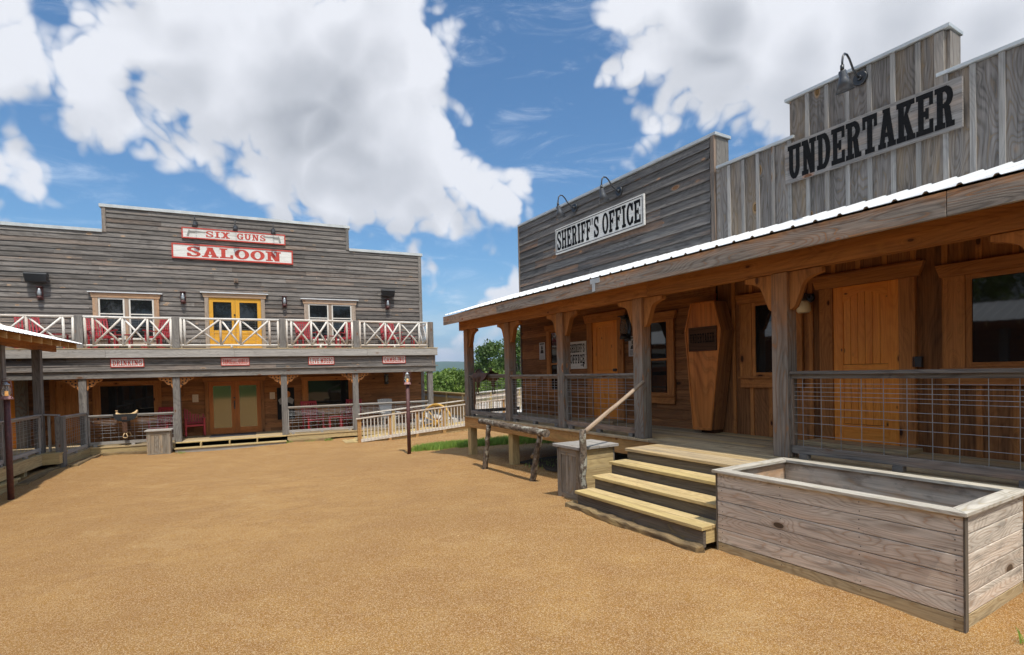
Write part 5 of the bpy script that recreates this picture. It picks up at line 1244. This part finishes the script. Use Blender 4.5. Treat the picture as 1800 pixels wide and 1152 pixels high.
# corner railing joining the saloon
cr_ = thing('corner_railing', 'short wire mesh railing with a stout newel post linking the left porch to the saloon', 'railing', TB(-4.8, 17.2, -2))
q = MB(FB); q.box((-4.86, 17.0, gB(-4.8, 17)-.1), (-4.68, 17.2, -.86)); q.build('newel_post', M['trim_gray'], cr_, bevel=.01)
q = MB(FB); q.beam((LS-.1, 17.12, -.80), (-4.78, 17.1, -.83), .12, .036); q.beam((-5.0, 17.14, -1.74), (-5.0, 17.14, -.82), .05, .05); q.build('short_rail', M['rail_gray'], cr_)
rail_panel(cr_, FL, 17.22, 19.50, 4.79, 4.84, -1.93, -.86, 'rail_gray', name='panel', zt2=-.90, zb2=-1.98)
q = MB(FB); q.box((-4.76, 17.21, -2.22), (-4.80, 19.5, -1.96)); q.build('rim_joist', M['treated'], cr_)
q = MB(FB); q.box((-6.9, 17.29, -1.97), (-4.81, 19.49, -1.94)); q.build('landing', M['deck'], cr_)
# sleepers edging the yard at left and under the saloon
tm = thing('edging_timbers', 'old dark sleepers lying on the gravel along the left porch and saloon', 'timber', TB(-4.6, 17, -2.2))
def sleeper(a, b, w_=.18, h=.17, lift=.06, n=9):
    q = MB(FB); pts = []
    for k in range(n+1):
        s_ = a[0]+(b[0]-a[0])*k/n; d_ = a[1]+(b[1]-a[1])*k/n; pts.append((s_+random.uniform(-.012, .012), d_+random.uniform(-.012, .012), gB(s_, d_)+lift-h/2+random.uniform(-.008, .008)))
    rs = []
    sweep(q, pts, w_, h)
    q.build('sleeper', M['timber'], tm, bevel=.015)
sleeper((-4.86, 14.9), (-4.86, 17.0)); sleeper((-4.50, 17.0), (-4.55, 19.35)); sleeper((-4.4, 19.30), (-3.3, 19.32), .16, .2, .10); sleeper((.65, 19.42), (2.0, 19.42), .16, .2, .09)
q = MB(FA); n_s = 14; V = []; F = []
for i in range(n_s+1):
    for j in range(5):
        s_ = 5.7+(9.7-5.7)*i/n_s+random.uniform(-.08, .08); d_ = 5.95+.33*j+(random.uniform(-.12, .12) if j in (0,) else 0); V.append((s_, d_, gA(s_, d_)+.02+.05*random.random()*(j > 0)))
for i in range(n_s):
    for j in range(4): a = i*5+j; F.append((a, a+1, a+6, a+5))
q.add(V, F, None, (.5, .5, .5), True); o = q.build('bare_soil', M['soil']); o['kind'] = 'structure'
# ================================================================ lantern posts
def lantern_post(label, TT, h):
    t = thing('lantern_post', label, 'lantern post', TT, None); X = TT
    q = MB(X); q.cyl((0, 0, -.15), (0, 0, h-.42), .052, .050, 18); q.build('pole', M['rust'], t)
    z = h-.42
    q = MB(X); pr = [(.05, 0), (.10, .004), (.105, .02), (.095, .03), (.085, .06), (.06, .075)]; q.tube([(0, 0, z+zz) for r, zz in pr], [r for r, zz in pr], 18); q.build('lantern_base', M['rust_light'], t)
    q = MB(X); pr = [(.05, .08), (.072, .12), (.078, .17), (.062, .23), (.048, .28)]; q.tube([(0, 0, z+zz) for r, zz in pr], [r for r, zz in pr], 18, caps=False); q.build('globe', M['clear'], t)
    q = MB(X); q.cyl((0, 0, z+.075), (0, 0, z+.17), .026, .022, 12); q.build('candle', M['candle'], t)
    q = MB(X); pr = [(.045, .28), (.065, .288), (.055, .305), (.03, .32), (.02, .35)]; q.tube([(0, 0, z+zz) for r, zz in pr], [r for r, zz in pr], 16); q.build('cap', M['steel'], t)
    q = MB(X)
    for sg in (-1, 1): q.tube([(sg*.095, 0, z+.03), (sg*.112, 0, z+.10), (sg*.105, 0, z+.25), (sg*.09, 0, z+.355), (0, 0, z+.36)], .008, 6)
    pts = [(.10*math.cos(a), .0, z+.36+.05*math.sin(a)) for a in [k*math.pi/8 for k in range(9)]]; q.tube(pts, .004, 5); q.build('wire_guard', M['rust'], t)
    return t
x, y = B2(-4.59, 13.56); lantern_post('rusty brown lantern post on the gravel before the left porch railing', TW(x, y, gz(x, y)), 2.36+(-2.25+H-gz(x, y)))
x, y = A2(14.16, 5.11); lantern_post('rusty brown lantern post in front of the ramp beside the grass', TW(x, y, gz(x, y)), 2.36+(-2.23+H-gz(x, y)))
# ================================================================ ramp and fences
RD = 18.2
rp = thing('wooden_ramp', 'wooden ramp with whitened balusters rising beside the saloon', 'ramp', TB(4.5, RD, -2.2))
def ramp_z(s): return -2.20+(s-2.75)*.080
s0r, s1r = 2.74, 9.2
nsl = 46
q = MB(FB)
for i in range(nsl):
    a = s0r-.4+(s1r-s0r+.4)*i/nsl; b = s0r-.4+(s1r-s0r+.4)*(i+1)/nsl-.006; za = max(ramp_z(a), -2.215); q.obox((a, RD+.05, za-.03), (b-a, 0, (b-a)*.08), (0, 1.22, 0), (0, 0, .03))
q.build('ramp_boards', M['treated'], rp)
q = MB(FB); q.obox((s0r, RD+.06, ramp_z(s0r)-.25), (s1r-s0r, 0, (s1r-s0r)*.08), (0, .04, 0), (0, 0, .215)); q.build('rim_joist', M['treated'], rp)
def zt_r(s): return ramp_z(s)+.76
q = MB(FB); q.beam((s0r-.05, RD, zt_r(s0r-.05)), (s1r, RD, zt_r(s1r)), .10, .038); q.build('top_rail', M['ramp_rail'], rp, bevel=.004)
q = MB(FB); q.beam((s0r+.1, RD+.02, ramp_z(s0r)+.02), (s1r, RD+.02, ramp_z(s1r)+.02), .045, .10); q.build('bottom_rail', M['ramp_rail'], rp, bevel=.004)
for s in (2.80, 3.80, 4.75, 5.75, 6.9, 8.1, 9.15): q = MB(FB); q.box((s-.06, RD+.002, gB(s, RD)-.1 if s < 3 else ramp_z(s)-.25), (s+.06, RD+.12 if s < 3 else RD+.05, zt_r(s)-.022)); q.build('rail_post', M['joist'], rp, bevel=.005)
s = 2.93; base = None
while s < 9.1:
    if base is None: q = MB(FB); q.box((s-.016, RD-.03, ramp_z(s)-.03), (s+.016, RD-.001, zt_r(s)-.02)); base = q.build('baluster', M['ramp_rail'], rp)
    else:
        c = base.copy(); COL.objects.link(c); c.parent = rp
        dv = (FB.to_3x3() @ Vector((s-2.93, 0, ramp_z(s)-ramp_z(2.93)))); c.location = worldM(rp).to_3x3().inverted() @ dv
    s += .118
q = MB(FB); q.beam((2.95, RD+1.2, zt_r(2.95)+.05), (s1r, RD+1.2, zt_r(s1r)+.05), .09, .036); q.build('back_rail', M['ramp_rail'], rp)
for s in (4.2, 6.2): q = MB(FB); q.box((s-.05, RD+1.2, ramp_z(s)-.1), (s+.05, RD+1.29, zt_r(s)+.03)); q.build('rail_post', M['treated'], rp)
# patio behind
cp = [B2(5.2, 20.1), B2(13, 20.1), B2(16, 30), B2(5.95, 30)]
q = MB(FW); q.prism([(x, y) for x, y in cp], H-2.05, H-1.80, 2); o = q.build('patio', M['concrete']); o['kind'] = 'structure'
def fence_run(label, P0, P1, ztop, h, mat_b, close, rails=2, name='wooden_fence', sp=.13):
    P0 = Vector(P0); P1 = Vector(P1); t = thing(name, label, 'fence', Matrix.Translation((P0.x, P0.y, ztop-h)), None); d = (P1-P0); L = d.length; d.normalize()
    q = MB(FW); a = Vector((P0.x, P0.y, ztop)); b = Vector((P1.x, P1.y, ztop)); q.beam(a, b, .14, .04); q.build('top_rail', M['pole' if not close else 'treated'], t)
    q = MB(FW); q.beam(a-Vector((0, 0, .16)), b-Vector((0, 0, .16)), .05, .09); q.beam(a-Vector((0, 0, h-.12)), b-Vector((0, 0, h-.12)), .05, .09); q.build('rail', M['ramp_rail' if not close else 'rail_gray'], t)
    k = .4
    while k < L: p = a+Vector((d.x, d.y, 0))*k; q = MB(FW); q.beam(p-Vector((0, 0, h+.5)), p-Vector((0, 0, .025)), .11, .11, (d.x, d.y, 0)); q.build('post', M['treated'], t); k += 1.8
    k = .1; base = None; V0 = None
    while k < L:
        p = a+Vector((d.x, d.y, 0))*k
        if base is None:
            q = MB(FW); w_ = .10 if close else .035; q.beam(p-Vector((0, 0, h-.1)), p-Vector((0, 0, .03)), .02, w_, (d.x, d.y, 0)); base = q.build('board' if close else 'baluster', M[mat_b], t); V0 = p
        else: c = base.copy(); COL.objects.link(c); c.parent = t; c.location = p-V0
        k += sp
    return t
def atd(x, y, depth): r = ray(x, y); v = r*(depth/r.y); return (v.x, v.y)
F0, F1, F2 = atd(700, 690, 29), atd(822, 700, 20.3), atd(960, 692, 30)
fence_run('brown close boarded fence behind the ramp and yellow wagon wheel', F0, F1, H-.80, 1.05, 'joist', True, sp=.115)
fence_run('sunlit baluster fence seen through the far porch railing', F1, F2, H-.80, 1.0, 'ramp_rail', False, sp=.14)
# wagon wheel
wx, wy = atd(768, 741, 19.6)
t = thing('wagon_wheel', 'large yellow wagon wheel leaning behind the ramp balusters', 'wheel', TW(wx, wy, H-1.80, -.5)); X = worldM(t) @ Matrix.Translation((0, 0, .0))
R_ = .66
q = MB(X); q.tube([(R_*math.cos(k*math.pi/20), 0, R_*math.sin(k*math.pi/20)) for k in range(41)], .045, 8, caps=False); q.build('rim', M['yellow_wheel'], t)
for k in range(12): a = k*math.pi/6+.2; q = MB(X); q.tube([(.08*math.cos(a), 0, .08*math.sin(a)), (R_*.97*math.cos(a), 0, R_*.97*math.sin(a))], [.026, .018], 7); q.build('spoke', M['yellow_wheel'], t)
q = MB(X); q.cyl((0, -.12, 0), (0, .12, 0), .10, .09, 14); q.build('hub', M['yellow_wheel'], t)
# ================================================================ chairs and tables
def rocker(label, M0):
    t = thing('rocking_chair', label, 'rocking chair', M0); X = M0; mt = M['chair_red']
    q = MB(X)
    for i in range(6): q.obox((-.26, -.27+i*.088, .42-i*.008), (.52, 0, 0), (0, .075, -.006), (0, 0, .018))
    q.beam((-.25, -.27, .40), (.25, -.27, .40), .03, .06); q.build('seat', mt, t)
    q = MB(X)
    for i in range(6): x = -.20+i*.08; q.beam((x, .24, .44), (x, .40, 1.00), .045, .014, (0, -1, .3))
    q.beam((-.25, .405, 1.01), (.25, .405, 1.01), .03, .08); q.beam((-.25, .25, .46), (.25, .25, .46), .03, .06); q.build('backrest', mt, t)
    for sx in (-.27, .27):
        q = MB(X); q.beam((sx, -.26, .06), (sx, -.26, .62), .045, .045, (0, 1, 0)); q.build('leg', mt, t)
        q = MB(X); q.beam((sx, .22, .05), (sx, .22, .44), .045, .045, (0, 1, 0)); q.beam((sx, .22, .42), (sx, .415, 1.05), .045, .045, (0, 1, 0)); q.build('leg', mt, t)
        q = MB(X); q.beam((sx, -.34, .635), (sx, .32, .615), .09, .024); q.build('arm_rest', mt, t)
        q = MB(X); pts = [(sx, y, .035+.30*(y-.02)**2) for y in [-.45+.1*k for k in range(11)]]
        for a, b in zip(pts[:-1], pts[1:]): q.beam(a, b, .03, .05)
        q.build('rocker', mt, t)
    return t
def table(label, M0, h=.48):
    t = thing('side_table', label, 'table', M0); X = M0; mt = M['chair_red']
    q = MB(X)
    for i in range(5): q.box((-.23, -.22+i*.09, h-.02), (.23, -.22+i*.09+.082, h))
    q.build('top', mt, t)
    for sx in (-.19, .19):
        for sy in (-.17, .17): q = MB(X); q.box((sx-.022, sy-.022, 0), (sx+.022, sy+.022, h-.022)); q.build('leg', mt, t)
    return t
zb_ = .992
pos = lambda px, D: pB(px, 600, D)[0]
r0 = rocker('red rocking chair left of the left balcony window, beside the balcony post', TB(pos(176, 20.5), 20.7, zb_, .55))
dup(r0, TB(pos(279, 20.5), 20.7, zb_, -.55), 'red rocking chair right of the left balcony window, before the mullioned pane')
dup(r0, TB(pos(50, 20.5), 20.7, zb_, .5), 'red rocking chair on the balcony above the left white porch roof')
dup(r0, TB(pos(541, 20.5), 20.7, zb_, .35), 'red rocking chair at the left side of the right balcony window')
dup(r0, TB(pos(616, 20.5), 20.7, zb_, -.45), 'red rocking chair at the right side of the right balcony window')
dup(r0, TB(pos(689, 20.5), 20.6, zb_, .25), 'red rocking chair under the right loudspeaker at the balcony end')
t0 = table('small red side table between the two rocking chairs at the left balcony window', TB(pos(217, 20.5), 20.5, zb_))
dup(t0, TB(pos(581, 20.5), 20.5, zb_), 'small red side table between the two rocking chairs at the right balcony window')
dup(t0, TB(pos(717, 20.5), 20.5, zb_), 'small red side table at the right end of the balcony')
dup(t0, TB(pos(102, 20.5), 20.5, zb_), 'small red side table on the balcony above the left porch roof')
zl = -1.95
dup(r0, TB(-2.22, 20.95, zl, .15), 'dark red rocking chair left of the lower saloon french doors')
dup(r0, TB(pos(546, 20.6), 20.6, zl, .3), 'dark red rocking chair behind the wire railing at the lower right saloon window')
dup(r0, TB(pos(614, 20.6), 20.6, zl, -.4), 'dark red rocking chair near the post right of the lower right saloon window')
dup(r0, TB(-3.1, 20.6, zl, -.3), 'dark red rocking chair behind the railing with the tan saddle')
dup(t0, TB(pos(584, 20.5), 20.4, zl), 'small dark red table behind the wire railing on the lower saloon porch')
# garden chair
t = thing('garden_chair', 'faded grey fan backed garden chair at the right end of the saloon porch', 'chair', TB(pos(678, 20.4), 20.3, zl, .1)); X = worldM(t); mt = M['adirondack']
q = MB(X)
for i in range(7):
    a = (i-3)*.09; q.beam((math.sin(a)*.45, .16, .30), (math.sin(a)*1.05*.9, .42, .97+.06*math.cos(a*3)), .075, .016, (0, -1, .3))
q.build('backrest', mt, t)
q = MB(X)
for i in range(5): q.box((-.26, -.34+i*.10, .36-i*.022), (.26, -.34+i*.10+.085, .378-i*.022))
q.build('seat', mt, t)
for sx in (-.29, .29): q = MB(X); q.box((sx-.07, -.38, .53), (sx+.07, .30, .55)); q.build('arm_rest', mt, t); q = MB(X); q.box((sx-.02, -.36, 0), (sx+.02, -.26, .528)); q.build('leg', mt, t); q = MB(X); q.beam((sx*.8, -.30, .34), (sx*.8, .5, .05), .02, .12); q.build('leg', mt, t)
# ================================================================ grass and stones
def blades(name, spots, mt, hgt=(.05, .13)):
    V = []; F = []; C = []
    for (x, y, n, rad) in spots:
        for _ in range(n):
            a = random.uniform(0, 6.283); r = rad*math.sqrt(random.random()); px, py = x+r*math.cos(a), y+r*math.sin(a); z = gz_fast(px, py)
            h = random.uniform(*hgt); b = random.uniform(0, 6.283); dx, dy = math.cos(b)*.006, math.sin(b)*.006; lx, ly = random.gauss(0, .3)*h, random.gauss(0, .3)*h; k = len(V)
            V += [(px-dx, py-dy, z-.01), (px+dx, py+dy, z-.01), (px+lx*.4+dx*.7, py+ly*.4+dy*.7, z+h*.6), (px+lx, py+ly, z+h), (px+lx*.4-dx*.7, py+ly*.4-dy*.7, z+h*.6)]
            F.append((k, k+1, k+2, k+3, k+4)); C.append((random.random(), random.random(), 0))
    me = bpy.data.meshes.new(name); me.from_pydata(V, [], F); me.color_attributes.new('rnd', 'FLOAT_COLOR', 'CORNER')
    me.color_attributes['rnd'].data.foreach_set('color', [v for c in C for _ in range(5) for v in (*c, 1)]); me.materials.append(M[mt])
    o = bpy.data.objects.new(name, me); COL.objects.link(o); return o
_gx = np.linspace(-12, 6, 91); _gy = np.linspace(0, 26, 131); _G = gz_arr(*[a.ravel() for a in np.meshgrid(_gx, _gy)]).reshape(131, 91)
def gz_fast(x, y):
    i = min(max((x+12)/.2, 0), 89.99); j = min(max(y/.2, 0), 129.99); a, b = int(i), int(j); u, v = i-a, j-b
    return float(_G[b, a]*(1-u)*(1-v)+_G[b, a+1]*u*(1-v)+_G[b+1, a]*(1-u)*v+_G[b+1, a+1]*u*v)
sp_ = []
for k in range(60):
    u = random.random(); X0 = -2.75+u*3.9; sp_.append((X0, 15.2-.12*(X0+2.75)+random.uniform(0, .95)*min(1, .35+u*1.5), 210, .30))
o = blades('grass_patch', sp_, 'grass', (.08, .20)); props(o, 'strip of short green grass growing between the lantern post and the raised porch', 'grass', kind='stuff')
tf = []
for (s, d, n) in ((.65, 19.3, 60), (1.9, 19.25, 60), (1.3, 19.3, 25), (-2.4, 18.95, 45)): x, y = B2(s, d); tf.append((x, y, n, .16))
for (s, d, n, r_) in ((1.15, 4.33, 14, .04), (7.4, 5.9, 40, .25), (6.9, 5.6, 30, .2), (9.0, 6.2, 80, .5)): x, y = A2(s, d); tf.append((x, y, n, r_))
o = blades('grass_tufts', tf, 'grass', (.04, .12)); props(o, 'sparse green grass tufts at the foot of the porches and planter', 'grass', kind='stuff')
V = []; F = []
ico = [(0, 0, 1), (.9, 0, .3), (.28, .85, .3), (-.73, .53, .3), (-.73, -.53, .3), (.28, -.85, .3), (.73, .53, -.4), (-.28, .85, -.4), (-.9, 0, -.4), (-.28, -.85, -.4), (.73, -.53, -.4)]
icf = [(0, 1, 2), (0, 2, 3), (0, 3, 4), (0, 4, 5), (0, 5, 1), (1, 6, 2), (2, 6, 7), (2, 7, 3), (3, 7, 8), (3, 8, 4), (4, 8, 9), (4, 9, 5), (5, 9, 10), (5, 10, 1), (1, 10, 6)]
C = []
for k in range(5000):
    r = 1.0+9*random.random()**1.6; a = random.uniform(-.85, .65); x, y = r*math.sin(a)*1.2, r*math.cos(a)+.3
    if y < .3: continue
    p = Vector((x, y, 0)); s_, d_ = p.dot(uA), p.dot(nA)
    if d_ > 4.1 and s_ > .8: continue
    sz = random.uniform(.0018, .0040)*(1+.06*r)*(2.0 if random.random() < .012 else 1); z = gz_fast(x, y); n = len(V); c_ = (random.random(),)*3; ro = random.uniform(0, 6.28); ca, sa_ = math.cos(ro)*sz, math.sin(ro)*sz; e = random.uniform(.6, 1.5)
    V += [(x+i*ca*e-j*sa_, y+i*sa_*e+j*ca, z+k_*sz*.7+.002) for i, j, k_ in ico]; F += [tuple(n+i for i in f) for f in icf]; C += [c_]*15
me = bpy.data.meshes.new('gravel_stones'); me.from_pydata(V, [], F); me.color_attributes.new('rnd', 'FLOAT_COLOR', 'CORNER'); me.color_attributes['rnd'].data.foreach_set('color', [v for c in C for _ in range(3) for v in (*c, 1)])
mt, t_, b_ = principled('stone'); at = t_.node('ShaderNodeVertexColor', layer_name='rnd').outputs[0]; spc = t_.node('ShaderNodeSeparateColor', {0: at})
t_.l.new(t_.mix(spc.outputs[0], (.24, .12, .045), (.60, .42, .22)), b_.inputs['Base Color']); b_.inputs['Roughness'].default_value = .85; me.materials.append(mt)
o = bpy.data.objects.new('gravel_stones', me); COL.objects.link(o); props(o, 'loose small tan stones scattered over the gravel yard', 'gravel', kind='stuff')
# ================================================================ trees
def crown_mesh(name, hh, rr, nclump, per, leaf, seed, mat_, squash=1.0, low=.25):
    R = np.random.RandomState(seed)
    th = R.rand(nclump)*2*np.pi; ph = R.rand(nclump)**.8; zz = low+(1-low)*ph
    env = np.sin(np.clip((zz-low*.6)/(1.02-low*.6), 0, 1)*np.pi)**.55*(1-.25*zz)
    rad = rr*env*(.35+.65*R.rand(nclump)**.5)
    cc = np.c_[np.cos(th)*rad, np.sin(th)*rad, zz*hh]; cs = rr*(.16+.16*R.rand(nclump)); sh = R.rand(nclump)
    N = nclump*per; ci = np.repeat(np.arange(nclump), per)
    v = R.randn(N, 3); v /= np.linalg.norm(v, axis=1)[:, None]; P = cc[ci]+v*(cs[ci]*R.rand(N)**.4)[:, None]*np.array([1, 1, .75])
    d1 = R.randn(N, 3); d1 /= np.linalg.norm(d1, axis=1)[:, None]; d2 = np.cross(d1, R.randn(N, 3)); d2 /= np.linalg.norm(d2, axis=1)[:, None]
    s = leaf*(.6+.8*R.rand(N))[:, None]
    Q = np.stack([P-d1*s, P-d2*s*.55, P+d1*s, P+d2*s*.55], 1).reshape(-1, 3)
    me = bpy.data.meshes.new(name); me.from_pydata(Q.tolist(), [], np.arange(N*4).reshape(-1, 4).tolist())
    me.color_attributes.new('rnd', 'FLOAT_COLOR', 'CORNER'); c = np.zeros((N, 4)); c[:, 0] = np.clip(sh[ci]*.7+.3*R.rand(N), 0, 1); c[:, 1] = R.rand(N); c[:, 3] = 1
    me.color_attributes['rnd'].data.foreach_set('color', np.repeat(c, 4, 0).ravel()); me.materials.append(mat_)
    return me, cc
def trunk_mesh(hh, rr, cc, seed):
    R = random.Random(seed); q = MB(FW); q.tube([(0, 0, -1), (.1, 0, hh*.3), (-.05, .1, hh*.6), (0, 0, hh*.88)], [hh*.026, hh*.02, hh*.013, hh*.004], 8)
    for k in range(14):
        c = cc[R.randrange(len(cc))]; z = min(c[2]*.75, hh*.7); q.tube([(0, 0, z*.8), (c[0]*.5, c[1]*.5, (z*.8+c[2])/2+.2), (c[0]*.95, c[1]*.95, c[2])], [hh*.009, hh*.006, hh*.003], 5)
    o = q.build('trunk', M['bark']); me = o.data; bpy.data.objects.remove(o); return me
KIND = []
for k, (hh, rr, ncl, per, leaf, mt_) in enumerate(((11, 4.2, 90, 75, .17, 'leaf'), (14, 4.0, 100, 80, .17, 'leaf_dark'), (8, 3.6, 70, 70, .15, 'leaf'))):
    cm, cc = crown_mesh('crown', hh, rr, ncl, per, leaf, 11+k, M[mt_]); KIND.append((cm, trunk_mesh(hh, rr, cc, k)))
def tree(label, x, y, z, kind, sc, rot, group='trees beyond the end of the street'):
    t = thing('tree', label, 'tree', TW(x, y, z, rot) @ Matrix.Scale(sc, 4), group)
    for nm, me in (('crown', KIND[kind][0]), ('trunk', KIND[kind][1])): o = bpy.data.objects.new(nm, me); COL.objects.link(o); o.parent = t
    return t
HTS = [11, 14, 8]
def tree_at(px, ytop, depth, kind, rot, label, group='trees beyond the end of the street'):
    r = ray(px, ytop)*(depth/ray(px, ytop).y); zb = float(terrain_h(np.array([r.x]), np.array([r.y]))[0]); h = r.z+H-zb
    return tree(label, r.x, r.y, zb-.2, kind, max(.3, h/HTS[kind]), rot, group)
GEN = 'green leafy tree in the dense row below the hills beyond the ramp'
for px, yt, dp, kd, lb in ((700, 664, 62, 0, GEN), (744, 667, 52, 2, GEN), (770, 659, 58, 0, GEN), (796, 653, 62, 0, GEN), (826, 664, 66, 2, GEN), (754, 660, 75, 0, GEN), (783, 655, 80, 1, GEN), (812, 657, 84, 0, GEN),
                       (862, 606, 60, 1, 'tall dark tree with its top rising above the saddle at the far porch end'), (845, 640, 70, 1, 'small pointed dark tree just left of the tall dark tree'),
                       (886, 640, 58, 0, GEN), (912, 582, 50, 1, 'tallest dark tree, against the left edge of the dark clapboard building'), (873, 655, 48, 2, GEN), (935, 600, 56, 0, GEN), (965, 600, 60, 1, GEN), (900, 660, 46, 2, GEN), (660, 655, 66, 1, GEN), (610, 655, 70, 0, GEN), (560, 655, 70, 1, GEN)):
    tree_at(px, yt, dp, kd, px*.37, lb)
# wooded bank behind the photographer, mirrored in the window glass
for k in range(16):
    a = math.radians(95+170*(k+.5)/16); r = 34+6*math.sin(k*2.3); x, y = r*math.sin(a), r*math.cos(a); zb = float(terrain_h(np.array([x]), np.array([y]))[0])
    tree('leafy tree on the bank on the near side of the street', x, y, zb-.3, k % 3, 1.0+.25*math.sin(k*1.7), k*1.1, 'trees on the bank behind the street')
# far woods as one mass
R = np.random.RandomState(3); N = 26000
ang = R.uniform(-.35, .25, N); rad = 95+R.rand(N)**.7*420; X_ = rad*np.sin(ang); Y_ = rad*np.cos(ang)
keep = (np.sin(X_*.045+1)+np.sin(Y_*.035+X_*.02)+R.randn(N)*.25) > .1; X_, Y_, rad = X_[keep], Y_[keep], rad[keep]; N = len(X_)
Z_ = terrain_h(X_, Y_)+R.rand(N)**.6*(6.5+1.5*np.sin(X_*.2))
d1 = R.randn(N, 3); d1 /= np.linalg.norm(d1, axis=1)[:, None]; d2 = np.cross(d1, R.randn(N, 3)); d2 /= np.linalg.norm(d2, axis=1)[:, None]; s = (.8+rad*.004)[:, None]
P = np.c_[X_, Y_, Z_]; Q = np.stack([P-d1*s, P-d2*s*.7, P+d1*s, P+d2*s*.7], 1).reshape(-1, 3)
me = bpy.data.meshes.new('far_woods'); me.from_pydata(Q.tolist(), [], np.arange(N*4).reshape(-1, 4).tolist()); me.color_attributes.new('rnd', 'FLOAT_COLOR', 'CORNER')
c = np.zeros((N, 4)); c[:, 0] = R.rand(N); c[:, 1] = R.rand(N); c[:, 3] = 1; me.color_attributes['rnd'].data.foreach_set('color', np.repeat(c, 4, 0).ravel()); me.materials.append(M['leaf'])
o = bpy.data.objects.new('far_woods', me); COL.objects.link(o); props(o, 'far woods in the valley below the blue hills', 'woods', kind='stuff')
# ---------------------------------------------------------------- haze
if True:
    me = bpy.data.meshes.new('haze'); a = 9500; z0, z1 = -45, 330
    me.from_pydata([(x, y, z) for z in (z0, z1) for y in (-a, a) for x in (-a, a)], [], [(0, 2, 3, 1), (4, 5, 7, 6), (0, 1, 5, 4), (2, 6, 7, 3), (0, 4, 6, 2), (1, 3, 7, 5)])
    mt = bpy.data.materials.new('haze'); mt.use_nodes = True; t = NT(mt.node_tree); t.n.remove(t.n['Principled BSDF'])
    v = t.node('ShaderNodeVolumePrincipled', {'Color': (.62, .78, 1, 1), 'Density': .00013, 'Anisotropy': .2}); t.l.new(v.outputs[0], t.n['Material Output'].inputs['Volume'])
    me.materials.append(mt); o = bpy.data.objects.new('haze', me); COL.objects.link(o); o['kind'] = 'stuff'
clean(None)
